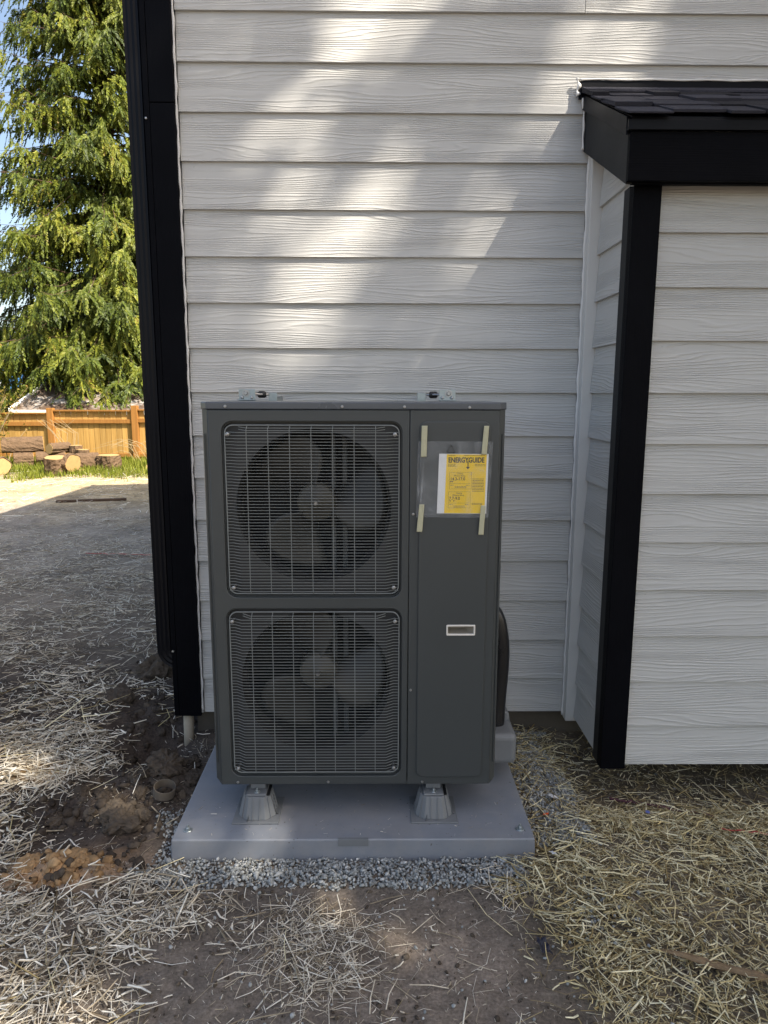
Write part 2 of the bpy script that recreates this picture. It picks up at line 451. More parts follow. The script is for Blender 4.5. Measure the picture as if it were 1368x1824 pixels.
def geo(a, b, n): return np.sign(a) * np.geomspace(abs(a), abs(b), n)
xs = np.concatenate([geo(-400, -9, 24), np.arange(-8.8, -2.6, .13), np.arange(-2.5, 1.9, .012), np.arange(1.9, 6, .15), geo(6.2, 400, 24)])
ys = np.concatenate([geo(-200, -1, 18), np.arange(-.9, 1.0, .1), np.arange(1.0, 3.9, .012), np.arange(3.9, 17, .10), geo(17.2, 700, 26)])
GX, GY = np.meshgrid(xs, ys)
GZ = hfun(GX, GY)
def soil_col(x, y):
    c = np.zeros(x.shape + (3,)); c[...] = (.100, .084, .070)
    def mixin(w, col):
        nonlocal c
        w = np.clip(w, 0, 1)[..., None]; c = c * (1 - w) + np.array(col) * w
    n = fbm(x * 2.1, y * 2.1, 4)
    mixin(1.2 * gauss(x, y, .15, 1.6, .35, .2), (.128, .104, .084))
    mixin(np.clip((-x - .62) / .2, 0, 1) * np.clip((y - 2.02) / .1, 0, 1), (.038, .030, .025))
    mixin(np.clip((y - 3.4) / 1.5, 0, 1), (.135, .112, .088))
    mixin(np.clip((y - 5.0) / 1.5, 0, 1), (.178, .155, .128))
    mixin(np.clip((y - 7.2 + .25 * x + 2.2 * (n - .5)) / 2.0, 0, 1), (.235, .185, .115))
    mixin(np.clip((y - 12.6 + 2.5 * (n - .5)) / .8, 0, 1), (.085, .095, .02))
    n4 = fbm(x * 22, y * 22, 3)
    mixin(1.5 * gauss(x, y, -.99, 2.0, .17, .085, .2) * np.clip(n4 * 2.6 - .55, 0, 1), (.24, .145, .075))
    mixin(1.1 * gauss(x, y, -1.35, 2.62, .1, .06), (.28, .17, .07))
    mixin(np.clip((x - .35) / .3, 0, 1) * np.clip((3.2 - y) / .3, 0, 1) * .7, (.085, .068, .045))
    return np.clip(c * 1.75, 0, .5)
nx, ny = len(xs), len(ys)
V = np.stack([GX.ravel(), GY.ravel(), GZ.ravel()], 1)
ii = (np.arange(ny - 1)[:, None] * nx + np.arange(nx - 1)[None]).ravel()
g = big_mesh('ground', V, np.stack([ii, ii + 1, ii + nx + 1, ii + nx], 1), 4, M['soil'], smooth=True, col=soil_col(GX, GY).reshape(-1, 3))
tag(g, kind='structure')

# ------------------------------------------------------------------ house
Y0 = 2.919            # plane of the lap edges on the main wall
YB = 2.464            # same on the bump-out front
EXPO = .178
ZK = lambda k: 1.5157 - EXPO * k
house = thing('house', 'house with pale grey lap siding and black trim behind the heat pump', 'house', (0, Y0, 0))
def board_mesh(name, L, h=.205, mat=None):
    mb = MB(); mb.prism([(0, 0), (.0145 * h / .205, h), (.0145 * h / .205 + .0085, h), (.0120, 0)], 'x', 0, L)
    return mesh_of(name, mb, mat or M['siding'])
wall = obj('wall', MB().box(-.855, 6.0, Y0 + .026, Y0 + .12, .112, 4.9), M['sheathing'], house)
bm_low, bm_top = board_mesh('siding_board', 1.594), board_mesh('siding_board', 6.755)
bm_a, bm_b = board_mesh('siding_board', 1.555), board_mesh('siding_board', 5.19)
bm_first = board_mesh('siding_board', 1.594, .182)
BASE = .1137
put('siding_board', bm_first, wall, (-.767, Y0, BASE))
for k in range(7, -20, -1):
    z = ZK(k)
    if z < 2.45:
        put('siding_board', bm_low, wall, (-.767, Y0, z))
    elif k == -8:
        put('siding_board', bm_a, wall, (-.767, Y0, z)); put('siding_board', bm_b, wall, (.79, Y0, z))
    else: put('siding_board', bm_top, wall, (-.767, Y0, z))
# left side wall of the house, seen only from further left
side = obj('side_wall', MB().box(-.850, -.75, Y0 + .125, 9.0, .112, 4.9), M['sheathing'], house)
bm_side = board_mesh('siding_board', 5.95)
for k in range(8, -20, -1): put('siding_board', bm_side, side, (-.87, 8.95, max(ZK(k), BASE)), (0, 0, -PI / 2))
found = obj('foundation', MB().box(-.815, 6, Y0 + .055, 9, -.4, .111), M['concrete'], house)
# corner trim: front board and side board, white sealant joint
obj('corner_trim', MB().box(-.872, -.7765, Y0 - .022, Y0 + .02, .104, 2.606), M['black_trim'], house, bevel=.002)
obj('corner_trim', MB().box(-.8715, -.777, Y0 - .0215, Y0 + .02, 2.609, 4.9), M['black_trim'], house, bevel=.002)
obj('corner_trim', MB().box(-.895, -.8735, Y0 - .02, Y0 + .075, .104, 4.9), M['black_trim'], house, bevel=.002)
cb = MB()
zz = np.linspace(.115, 4.85, 240)
cb.tube([(-.7725 + .0012 * math.sin(z * 31) + .001 * math.sin(z * 83), Y0 - .006, z) for z in zz], [.0052 + .0012 * math.sin(z * 57) for z in zz], 6)
obj('sealant_bead', cb, M['caulk'], house, smooth=True)
# downspout
ds = MB()
def ds_ring(cx, cy, hx, hy, n=28):
    pts = []
    for i in range(n):
        a = 2 * PI * i / n
        u = max(-1, min(1, 1.35 * math.cos(a))); v = max(-1, min(1, 1.35 * math.sin(a)))
        rib = 1 - .07 * (i % 2)
        pts.append((cx + hx * u * rib, cy + hy * v * rib))
    return pts
DX, DY = -.928, Y0 + .032
ring = ds_ring(DX, DY, .034, .05)
ds.prism(ring, 'z', .415, 4.85)
dsp = obj('downspout', ds, M['black_metal'], house)
el = MB()
n = len(ring); prev = None
for i in range(9):
    a = (PI / 2) * i / 8 * .98
    pv = (DX + .05, .405)                   # bend towards the house corner
    pts = []
    for (px, py) in ring:
        r = pv[0] - px + .0
        pts.append((pv[0] - r * math.cos(a) * 1.0, py, pv[1] - r * math.sin(a) + .01 * (1 - i / 8)))
    b = len(el.v); el.v += pts
    if prev is not None:
        el.f += [(prev + k, prev + (k + 1) % n, b + (k + 1) % n, b + k) for k in range(n)]
    prev = b
obj('elbow', el, M['black_metal'], dsp)
scm = MB().lathe([(0, -.006), (.005, -.005), (.006, 0)], (-.887, Y0 - .022, .405), 'y', 10)
obj('screw', scm, M['screw'], dsp)
obj('screw', MB().lathe([(0, -.006), (.004, -.005), (.005, 0)], (-.887, Y0 - .022, 2.55), 'y', 10), M['screw'], dsp)
# main roof (out of frame, throws the yard shade)
rf = MB()
rf.prism([(-1.25, 4.75), (-1.25, 4.87), (2.6, 6.0), (6.4, 4.87), (6.4, 4.75), (2.6, 5.88)], 'y', Y0 - .35, 9.2)
obj('main_roof', rf, M['shingle'], house)
obj('soffit', MB().box(-1.24, -.9, Y0 - .34, 9.1, 4.72, 4.745), M['white_trim'], house)

# --- bump-out
BX = .863
bump = obj('bump_out', MB().box(BX + .026, 3.4, YB + .026, Y0 - .001, .1125, 2.36), M['sheathing'], house)
tag(bump, 'low bump-out with a black corner post and a small shingled roof')
bm_f, bm_f1 = board_mesh('siding_board', 2.47), board_mesh('siding_board', 2.47, .182)
bm_r, bm_r1 = board_mesh('siding_board', .345), board_mesh('siding_board', .345, .182)
put('siding_board', bm_f1, bump, (.9425, YB, BASE)); put('siding_board', bm_r1, bump, (BX, Y0 - .056, BASE), (0, 0, -PI / 2))
for k in range(7, -5, -1):
    put('siding_board', bm_f, bump, (.9425, YB, ZK(k)))
    put('siding_board', bm_r, bump, (BX, Y0 - .056, ZK(k)), (0, 0, -PI / 2))
obj('corner_post', MB().box(.848, .941, YB - .024, YB + .018, .108, 2.192), M['black_trim'], bump, bevel=.002)
obj('corner_post', MB().box(.8485, .869, YB + .019, YB + .075, .108, 2.20), M['rake'], bump, bevel=.002)
cb = MB()
zz = np.linspace(.115, 2.19, 120)
cb.tube([(.9425 + .0008 * math.sin(z * 41), YB - .004, z) for z in zz], [.004 + .001 * math.sin(z * 57) for z in zz], 6)
obj('sealant_bead', cb, M['caulk'], bump, smooth=True)
obj('inside_corner_trim', MB().box(.829, .8855, Y0 - .053, Y0 - .001, .092, 2.46), M['white_trim'], bump, bevel=.0025)
cb = MB()
zz = np.linspace(.1, 2.45, 160)
cb.tube([(.8275 + .002 * math.sin(z * 37) * math.sin(z * 11), Y0 - .006, z) for z in zz], [.004 + .0025 * abs(math.sin(z * 23) * math.sin(z * 61)) for z in zz], 6)
obj('sealant_bead', cb, M['caulk'], bump, smooth=True)
RX = .805
SL = .508
def zr(y, top): return top - SL * (Y0 - y)
YF = 2.40
obj('rake_board', MB().prism([(Y0 - .002, 2.446), (Y0 - .002, 2.60), (YF, zr(YF, 2.60)), (YF, zr(YF, 2.446))], 'x', RX, RX + .02), M['rake'], bump, bevel=.0015)
obj('rake_drip_edge', MB().prism([(Y0 - .002, 2.597), (Y0 - .002, 2.652), (YF - .012, zr(YF - .012, 2.652)), (YF - .012, zr(YF - .012, 2.597))], 'x', RX - .012, RX - .002), M['black_metal'], bump, bevel=.0015)
obj('fascia', MB().box(RX, 3.4, YF - .022, YF - .001, 2.188, 2.335), M['black_trim_x'], bump, bevel=.0015)
obj('frieze', MB().box(RX + .0205, 3.4, YF, YF + .02, 2.184, 2.33), M['black_trim_x'], bump, bevel=.0015)
obj('soffit', MB().box(RX + .021, 3.4, YF + .021, YB - .025, 2.193, 2.205), M['black_trim_x'], bump)
obj('drip_edge', MB().box(RX - .012, 3.4, YF - .034, YF - .0225, 2.336, 2.368), M['black_metal'], bump, bevel=.0015)
deck = obj('roof_deck', MB().prism([(Y0 - .002, 2.625), (Y0 - .002, 2.655), (YF - .03, zr(YF - .03, 2.655)), (YF - .03, zr(YF - .03, 2.625))], 'x', RX - .001, 3.4), M['black_metal'], bump)
# shingles: four courses of tabs
ang = math.atan(SL)
for c_ in range(4):
    yb = 2.358 + .128 * c_
    x = RX - .022 - (.0 if c_ % 2 == 0 else .06); first = True
    while x < 3.3:
        w = random.uniform(.10, .24)
        x0 = max(x, RX - .022); x1 = x + w
        th = random.choice([.006, .009, .014]); Ls = .165 + random.uniform(-.012, .012)
        mb = MB().box(0, x1 - x0 - .005, 0, Ls, 0, th)
        o = obj('shingle', mb, M['shingle'], bump, bevel=.001, seg=1)
        yy = yb + random.choice([-.016, 0, .010]) + random.uniform(-.004, .004)
        o.location = (x0, yy, zr(yy, 2.658) + .004 + .0065)
        o.rotation_euler = (ang - .035 + .0, 0, 0)
        x = x1
fl = MB().prism([(Y0 - .012, 2.632), (Y0 - .010, 2.700), (Y0 - .006, 2.700), (Y0 - .006, 2.632)], 'x', RX - .03, 3.4)
obj('step_flashing', fl, M['black_metal'], bump)
obj('starter_strip', MB().prism([(Y0 - .013, 2.667), (Y0 - .013, 2.675), (Y0 - .09, zr(Y0 - .09, 2.683)), (Y0 - .09, zr(Y0 - .09, 2.675))], 'x', RX - .02, 3.4), M['shingle'], bump)
cb = MB()
xx = np.linspace(RX - .03, 3.4, 200)
cb.tube([(x, Y0 - .012, 2.702 + .0012 * math.sin(x * 31)) for x in xx], [.0032 + .0018 * abs(math.sin(x * 19) * math.sin(x * 47)) for x in xx], 6)
zz = np.linspace(2.645, 2.705, 14)
cb.tube([(RX - .034 + .004 * math.sin(z * 160), Y0 - .012, z) for z in zz], [.006 + .003 * math.sin(z * 200) for z in zz], 6)
zz = np.linspace(2.45, 2.635, 40)
cb.tube([(RX - .006 - .006 * (z > 2.6) + .001 * math.sin(z * 90), Y0 - .012, z) for z in zz], [.0042 + .001 * math.sin(z * 70) for z in zz], 6)
obj('sealant_bead', cb, M['caulk'], bump, smooth=True)

# ------------------------------------------------------------------ pad and risers
pad = thing('equipment_pad', 'grey composite pad lying on crushed gravel under the heat pump', 'pad', (-.078, 2.48, 0))
mb = MB(); x0, x1, y0, y1 = -.676, .522, 2.083, 2.86
mb.v = [(x0 - .003, y0 - .004, -.03), (x1 + .003, y0 - .004, -.03), (x1 + .003, y1, -.03), (x0 - .003, y1, -.03), (x0, y0, .065), (x1, y0, .065), (x1, y1, .065), (x0, y1, .065)]
mb.f = [(0, 3, 2, 1), (4, 5, 6, 7), (0, 1, 5, 4), (1, 2, 6, 5), (2, 3, 7, 6), (3, 0, 4, 7)]
obj('slab', mb, M['pad'], pad, bevel=.005, seg=3)
obj('name_plate', MB().box(-.128, -.028, 2.0795, 2.092, .043, .0662), M['unit_light'], pad, bevel=.001)
def bolt_mb(x, y, z, s=1.0):
    mb = MB(); mb.lathe([(0, .003 * s), (.013 * s, .003 * s), (.0145 * s, .0015 * s), (.0145 * s, 0)], (x, y, z), 'z', 18)
    mb.lathe([(0, .0115 * s), (.0065 * s, .0115 * s), (.0078 * s, .010 * s), (.0078 * s, .003 * s)], (x, y, z), 'z', 6)
    mb.lathe([(0, .019 * s), (.0034 * s, .019 * s), (.0038 * s, .018 * s), (.0038 * s, .0115 * s)], (x, y, z), 'z', 10)
    return mb
for bx, by in ((-.634, 2.135), (.482, 2.135), (-.634, 2.81), (.482, 2.81)):
    obj('anchor_bolt', bolt_mb(bx, by, .0652), M['galv'], pad)

ZP = .0655
riser = thing('riser_foot', 'grey ribbed riser foot under the front left of the heat pump', 'riser foot', (-.414, 2.243, ZP), 'riser feet between pad and heat pump')
rx, ry = -.414, 2.243
obj('base_plate', MB().box(rx - .08, rx + .08, ry - .079, ry + .079, ZP, ZP + .006), M['unit_light'], riser, bevel=.0015)
def octa(hw, cut): return [(hw, cut), (cut, hw), (-cut, hw), (-hw, cut), (-hw, -cut), (-cut, -hw), (cut, -hw), (hw, -cut)]
con = MB()
lo, hi = octa(.064, .034), octa(.046, .026)
con.v = [(rx + p[0], ry + p[1], ZP + .0062) for p in lo] + [(rx + p[0], ry + p[1], ZP + .080) for p in hi]
con.f = [tuple(range(7, -1, -1)), tuple(range(8, 16))] + [(i, (i + 1) % 8, 8 + (i + 1) % 8, 8 + i) for i in range(8)]
cone = obj('cone', con, M['unit_light'], riser, bevel=.002)
rb = MB()
for i in range(8):
    for s in ((.0,) if i % 2 else (-.012, .012)):
        a = i * PI / 4; c, sn = math.cos(a), math.sin(a)
        rlo, rhi = (.064, .046) if i % 2 == 0 else ((.064 + .034) / math.sqrt(2), (.046 + .026) / math.sqrt(2))
        tw = .0011
        def P(r, t, z): return (rx + c * r - sn * t, ry + sn * r + c * t, z)
        v = [P(rlo - .002, s - tw, ZP + .0064), P(rlo + .0035, s - tw, ZP + .0064), P(rlo + .0035, s + tw, ZP + .0064), P(rlo - .002, s + tw, ZP + .0064),
             P(rhi - .002, s - tw, ZP + .079), P(rhi + .003, s - tw, ZP + .079), P(rhi + .003, s + tw, ZP + .079), P(rhi - .002, s + tw, ZP + .079)]
        rb.add(v, [(0, 3, 2, 1), (4, 5, 6, 7), (0, 1, 5, 4), (1, 2, 6, 5), (2, 3, 7, 6), (3, 0, 4, 7)])
obj('rib', rb, M['unit_light'], cone)
for i in range(8):
    a = (i + .5) * PI / 4 if False else i * PI / 4 + (PI / 8) * (1 if i % 2 else -1)
    c, sn = math.cos(a), math.sin(a); r0 = .066; tw = .0013
    def Q(r, t, z): return (rx + c * r - sn * t, ry + sn * r + c * t, z)
    mb = MB(); v = []
    for t_ in (-tw, tw): v += [Q(r0 - .006, t_, ZP + .0062), Q(r0 + .013, t_, ZP + .0062), Q(r0 - .010, t_, ZP + .032)]
    mb.add(v, [(0, 1, 2), (5, 4, 3), (0, 3, 4, 1), (1, 4, 5, 2), (2, 5, 3, 0)])
    obj('fin', mb, M['unit_light'], riser)
br = MB().box(rx - .036, rx + .034, ry - .040, ry + .03, ZP + .0805, ZP + .0865)
br.box(rx - .026, rx + .026, ry - .004, ry + .012, ZP + .0865, .1825)
bracket = obj('mounting_bracket', br, M['unit_light'], riser, bevel=.003)
obj('bolt', bolt_mb(rx, ry - .022, ZP + .0866, .75), M['galv'], bracket)
obj('rubber_pad', MB().box(rx + .0345, rx + .045, ry - .036, ry + .03, ZP + .0802, ZP + .0835), M['rubber'], riser)
dup(riser, (.6105, 0, 0), 'grey ribbed riser foot under the front right of the heat pump')
dup(riser, (0, .335, 0), 'grey ribbed riser foot hidden under the rear left of the heat pump')
dup(riser, (.6105, .335, 0), 'grey ribbed riser foot hidden under the rear right of the heat pump')

# ------------------------------------------------------------------ heat pump
F = 2.215
hp = thing('heat_pump', 'dark grey twin-fan outdoor heat pump standing on the pad', 'heat pump', (-.075, 2.42, .183))
X0, X1, Z0, Z1 = -.557, .409, .183, 1.461
YBK = 2.625
CH, CD = .023, .026
plan_out = [(X0, F + CD), (X0 + CH, F + .001), (X0 + CH, F + .012), (X0 + .012, F + CD + .006), (X0 + .012, YBK - .012), (X1 - .012, YBK - .012), (X1 - .012, F + CD + .006), (X1 - CH, F + .012), (X1 - CH, F + .001), (X1, F + CD), (X1, YBK), (X0, YBK)]
cas = MB()
# bottom corners of the casing are cut off like the real one
def plan_at(z): return [(p[0], p[1], z) for p in plan_out]
n = len(plan_out)
cas.v = plan_at(Z0 + .012) + plan_at(Z1)
cas.f = [(i, (i + 1) % n, n + (i + 1) % n, n + i) for i in range(n)]
top_q = [(i, n - 1 - (i - 0)) for i in range(0)]
low = [(X0, F + CD), (X0 + CH, F + .001), (X1 - CH, F + .001), (X1, F + CD), (X1, YBK), (X0, YBK)]
casing = obj('casing', cas, M['unit'], hp, bevel=.004, seg=3)
bs = MB(); b0 = [(p[0] * .985 if i in (0, 3, 4, 5) else p[0], p[1] + .001, Z0) for i, p in enumerate(low)]
bs.v = b0 + [(p[0], p[1] + .001, Z0 + .012) for p in low]
k6 = len(low)
bs.f = [tuple(range(k6 - 1, -1, -1)), tuple(range(k6, 2 * k6))] + [(i, (i + 1) % k6, k6 + (i + 1) % k6, k6 + i) for i in range(k6)]
obj('base_pan', bs, M['unit'], hp)
# flutes pressed in the right and left corners
obj('side_flute', MB().tube([(X1 - .0085, F + .0125, .26), (X1 - .0085, F + .0125, 1.385)], .0022, 6), M['unit'], casing)
obj('side_flute', MB().tube([(X0 + .0085, F + .0125, .26), (X0 + .0085, F + .0125, 1.385)], .0022, 6), M['unit'], casing)
# lid
lp = [(X0 - .003, F + CD - .002), (X0 + CH - .002, F - .004), (X1 - CH + .002, F - .004), (X1 + .003, F + CD - .002), (X1 + .003, YBK + .004), (X0 - .003, YBK + .004)]
lid = obj('lid', MB().prism(lp, 'z', 1.4615, 1.4845), M['lid'], hp, bevel=.0035, seg=3)
# front left panel with two fan openings
G1 = (-.492, .079, .850, 1.424); G2 = (-.497, .082, .214, .811)
SEAM = .1035
fp = plate('front_panel', [(X0 + CH, Z0 + .001), (SEAM - .001, Z0 + .001), (SEAM - .001, Z1 - .001), (X0 + CH, Z1 - .001)],
           [rrect(*G1, .034), rrect(*G2, .034)], F, .012, M['unit'], hp, .003)
# right service panel
HX0, HX1, HZ0, HZ1 = .2335, .3205, .726, .754
sp = plate('service_panel', [(SEAM + .001, Z0 + .001), (X1 - CH, Z0 + .001), (X1 - CH, Z1 - .001), (SEAM + .001, Z1 - .001)],
           [rrect(HX0, HX1, HZ0, HZ1, .002)], F, .012, M['unit'], hp, .0015)
plate('raised_field', rrect(.134, .3585, .212, 1.426, .024), [rrect(HX0, HX1, HZ0, HZ1, .002)], F - .007, .007, M['unit'], sp, .0034)
handle = plate('hand_hold', rrect(.229, .325, .7215, .7585, .004), [rrect(.2345, .3195, .727, .753, .002)], F - .0105, .0103, M['white_plastic'], hp, .0018)
pk = MB(); a, b = (HX0, HX1, HZ0, HZ1), (HX0 + .006, HX1 - .03, HZ0 + .008, HZ1 - .002)
pk.v = [(a[0], F - .001, a[2]), (a[1], F - .001, a[2]), (a[1], F - .001, a[3]), (a[0], F - .001, a[3]), (b[0], F + .035, b[2]), (b[1], F + .035, b[2]), (b[1], F + .035, b[3]), (b[0], F + .035, b[3])]
pk.f = [(0, 1, 5, 4), (1, 2, 6, 5), (2, 3, 7, 6), (3, 0, 4, 7), (4, 5, 6, 7)]
obj('pocket', pk, M['pocket'], handle)
# recess behind the grilles: rim, shroud plate, ring, coil, motor rails, fan
obj('divider', MB().box(SEAM + .012, SEAM + .016, F + .0125, YBK - .013, Z0 + .02, Z1 - .002), M['inner'], hp)
obj('coil', MB().box(X0 + .02, SEAM + .005, YBK - .06, YBK - .015, Z0 + .02, Z1 - .01), M['coil'], hp)
def fan(cx, cz, rot, G):
    rim = plate('recess_rim', rrect(G[0] - .004, G[1] + .004, G[2] - .004, G[3] + .004, .036), [rrect(G[0] + .003, G[1] - .003, G[2] + .003, G[3] - .003, .031)], F + .0125, .014, M['unit'], hp)
    sh = plate('fan_shroud', rrect(G[0] - .008, G[1] + .008, G[2] - .008, G[3] + .008, .03), [circ(cx, cz, .252, 64)], F + .027, .004, M['shroud'], hp)
    obj('bell_mouth', MB().lathe([(.2535, .030), (.246, .040), (.243, .055), (.243, .10)], (cx, F, cz), 'y', 64), M['inner'], sh, smooth=True)
    fr = MB(); yc = F + .125
    hub = MB().lathe([(0, -.02), (.018, -.02), (.02, -.016), (.058, -.012), (.066, -.004), (.068, .05), (0, .05)], (cx, yc, cz), 'y', 32)
    fan_o = obj('fan', hub, M['hub'], hp, smooth=True)
    obj('hub_nut', MB().lathe([(0, -.034), (.006, -.034), (.008, -.03), (.008, -.02)], (cx, yc, cz), 'y', 6), M['screw'], fan_o)
    for kk in range(3):
        mb = MB(); a0 = R(rot + 120 * kk); NR, NA = 12, 10
        for side in (0, 1):
            for i in range(NR + 1):
                q = i / NR; r = .055 + .180 * q
                sweep = R(-14 * q + 26 * q * q)
                half = R(27 + 8 * math.sin(PI * min(1, q * 1.05)) + 3 * q) * (1 if q < .93 else 1 - 2.2 * (q - .93))
                for j in range(NA + 1):
                    w = j / NA * 2 - 1
                    an = a0 + sweep + half * w
                    yy = yc + .014 + .042 * w * (1 - .35 * q) + .004 * side + .01 * w * w
                    mb.v.append((cx + r * math.cos(an), yy, cz + r * math.sin(an)))
        nn = (NR + 1) * (NA + 1)
        for side in (0, 1):
            for i in range(NR):
                for j in range(NA):
                    p = side * nn + i * (NA + 1) + j
                    mb.f.append((p, p + 1, p + NA + 2, p + NA + 1))
        edge = [i * (NA + 1) for i in range(NR + 1)] + [NR * (NA + 1) + j for j in range(1, NA + 1)] + [i * (NA + 1) + NA for i in range(NR - 1, -1, -1)]
        for p, q in zip(edge, edge[1:]): mb.f.append((p, q, q + nn, p + nn))
        obj('fan_blade', mb, M['blade'], fan_o, smooth=True)
    for xo in (.045, .085):
        obj('motor_rail', MB().box(cx + xo, cx + xo + .016, yc + .075, yc + .095, G[2] - .02, G[3] + .02), M['unit'], hp, bevel=.002)
    obj('motor', MB().lathe([(0, .052), (.05, .052), (.055, .058), (.055, .10), (0, .10)], (cx, yc, cz), 'y', 24), M['inner'], hp)
    # wire grille
    x0, x1, z0, z1 = G[0] + .009, G[1] - .009, G[2] + .012, G[3] - .012
    yf, ye = F - .014, F + .003
    NW = 53
    gr = MB()
    ztop = z1 - .022; zb = z0 + .012
    for i in range(NW):
        z = zb + (ztop - zb) * i / (NW - 1)
        jit = random.uniform(-.0004, .0004)
        gr.tube([(x0, ye, z + jit), (x0 + .018, ye, z + jit), (x0 + .042, yf, z), (x1 - .042, yf, z - jit), (x1 - .018, ye, z), (x1, ye, z)], .00115, 4, False)
    for dz in (.006, .014):
        gr.tube([(x0 + .045, ye, ztop + dz + .003), (x0 + .072, yf, ztop + dz), (x1 - .072, yf, ztop + dz), (x1 - .045, ye, ztop + dz + .003)], .00115, 4, False)
    grille = obj('wire_grille', gr, M['wire'], hp); grille['kind'] = 'stuff'
    loop = rrect(x0, x1, z0, z1, .026)
    lm = MB(); lm.tube([(p[0], ye + .002, p[1]) for p in loop] + [(loop[0][0], ye + .002, loop[0][1])], .0022, 6, False)
    obj('grille_frame', lm, M['wire'], grille, smooth=True)
    for q in range(7):
        x = cx - .003 + (q - 3) * .0678
        vw = MB(); vw.tube([(x, ye + .002, z1), (x, ye, z1 - .006), (x, yf + .002, ztop + .010), (x, yf + .002, zb), (x, ye + .002, z0)], .0013, 5, False)
        obj('vertical_wire', vw, M['wire'], grille)
    for ax, az in ((x0 + .012, z1 - .028), (x1 - .014, z1 - .028), (x0 + .016, z0 + .024), (x1 - .016, z0 + .024)):
        s = MB().lathe([(0, -.0155), (.0022, -.0155), (.0028, -.017), (.004, -.016), (.0045, -.0135), (.0062, -.013), (.0062, -.011), (.003, -.011), (.003, .026)], (ax, F, az), 'y', 14)
        obj('grille_screw', s, M['screw'], hp)
fan(-.2055, 1.148, 118, G1)
fan(-.2065, .545, 104, G2)
def screw(x, z, y=F, r=.0048):
    mb = MB().lathe([(0, -.0018), (.0017, -.0018), (.002, -.0035), (r * .8, -.0032), (r, -.0015), (r, 0)], (x, y, z), 'y', 12)
    return obj('panel_screw', mb, M['screw'], hp)
for x, z in ((-.476, 1.471), (-.110, 1.4705), (.0855, 1.4705), (.290, 1.469)): screw(x, z, F - .0042)
for x, z in ((.1165, 1.128), (.113, .527), (-.478, .192), (-.168, .1925), (.156, .192)): screw(x, z)

# pipe cover on the right side and insulated line set
pc = MB()
pcov = obj('pipe_cover', MB().box(X1 + .0006, .520, 2.40, 2.60, .148, .268), M['unit_light'], hp, bevel=.022, seg=4)
obj('cover_rim', MB().prism([(.47, .262), (.515, .262), (.509, .298), (.49, .307), (.47, .307)], 'y', 2.52, 2.575), M['unit_light'], pcov, bevel=.006)
hs = MB()
path = [(X1 - .03, 2.50, .74), (X1 + .012, 2.50, .735), (X1 + .038, 2.50, .70), (X1 + .050, 2.50, .64), (X1 + .058, 2.50, .56), (X1 + .055, 2.50, .45), (X1 + .050, 2.50, .36), (X1 + .048, 2.495, .30), (X1 + .048, 2.49, .24)]
hs.tube(path, [.024, .026, .030, .033, .036, .034, .033, .031, .031], 16)
hose = obj('line_set', hs, M['hose'], smooth=True)
sub = hose.modifiers.new('s', 'SUBSURF'); sub.levels = 1; sub.render_levels = 2
tag(hose, 'black insulated pipe bundle curving down the right side of the heat pump', 'pipe')

# wall brackets above the lid
def wall_bracket(xc, s, label):
    t = thing('wall_bracket', label, 'bracket', (xc, 2.66, 1.50), 'steel brackets tying the heat pump to the wall')
    obj('bracket_plate', MB().box(xc - .031, xc + .031, 2.640, 2.644, 1.40, 1.527), M['galv'], t, bevel=.001)
    obj('bracket_foot', MB().box(xc - .031, xc + .031, 2.6045, 2.6395, 1.4858, 1.4888), M['galv'], t, bevel=.001)
    obj('bracket_bolt', MB().lathe([(0, -.012), (.006, -.012), (.008, -.009), (.008, -.003), (.014, -.003), (.014, 0)], (xc - .004 * s, 2.640, 1.512), 'y', 12), M['screw'], t)
    for q in (-.019, .017):
        obj('bracket_screw', MB().lathe([(0, -.010), (.005, -.008), (.0065, -.001), (.0065, 0)], (xc + q, 2.6397, 1.4965), 'y', 10), M['screw'], t)
    obj('rubber_bush', MB().lathe([(0, -.017), (.009, -.016), (.013, -.010), (.013, .010), (.009, .016), (0, .017)], (xc + s * .050, 2.675, 1.507), 'x', 18), M['rubber'], t, smooth=True)
    obj('stud', MB().tube([(xc + s * .028, 2.655, 1.508), (xc + s * .075, 2.675, 1.507)], .004, 8), M['screw'], t)
    obj('wall_arm', MB().box(xc + s * .092 - .018, xc + s * .092 + .014, 2.68, 2.684, 1.47, 1.514).box(xc + s * .092 - .004, xc + s * .092 + .004, 2.6842, Y0 - .002, 1.475, 1.50), M['galv'], t, bevel=.001)
wall_bracket(-.485, 1, 'galvanised bracket behind the left end of the heat pump lid')
wall_bracket(.262, -1, 'galvanised bracket behind the right end of the heat pump lid')

# ------------------------------------------------------------------ plastic bag, label, tape
YS = F - .0074
def sheet(name, c4, y, mat, amp=.002, nx_=24, nz_=30, parent=None, seed=0, th=.0003):
    """wavy quad between four corners (tl, tr, br, bl) in x,z"""
    tl, tr, brr, bl = [np.array(p) for p in c4]
    u, w = np.meshgrid(np.linspace(0, 1, nx_), np.linspace(0, 1, nz_))
    P = (tl[None, None] * (1 - u[..., None]) + tr * u[..., None]) * (1 - w[..., None]) + (bl * (1 - u[..., None]) + brr * u[..., None]) * w[..., None]
    yy = y - amp * (fbm(u * 5 + seed, w * 5 + seed * 1.7, 4))
    V = np.stack([P[..., 0], yy, P[..., 1]], -1).reshape(-1, 3)
    i = (np.arange(nz_ - 1)[:, None] * nx_ + np.arange(nx_ - 1)[None]).ravel()
    o = big_mesh(name, V, np.stack([i, i + nx_, i + nx_ + 1, i + 1], 1), 4, mat, parent=parent, smooth=True)
    sm = o.modifiers.new('t', 'SOLIDIFY'); sm.thickness = th; sm.offset = -1
    return o
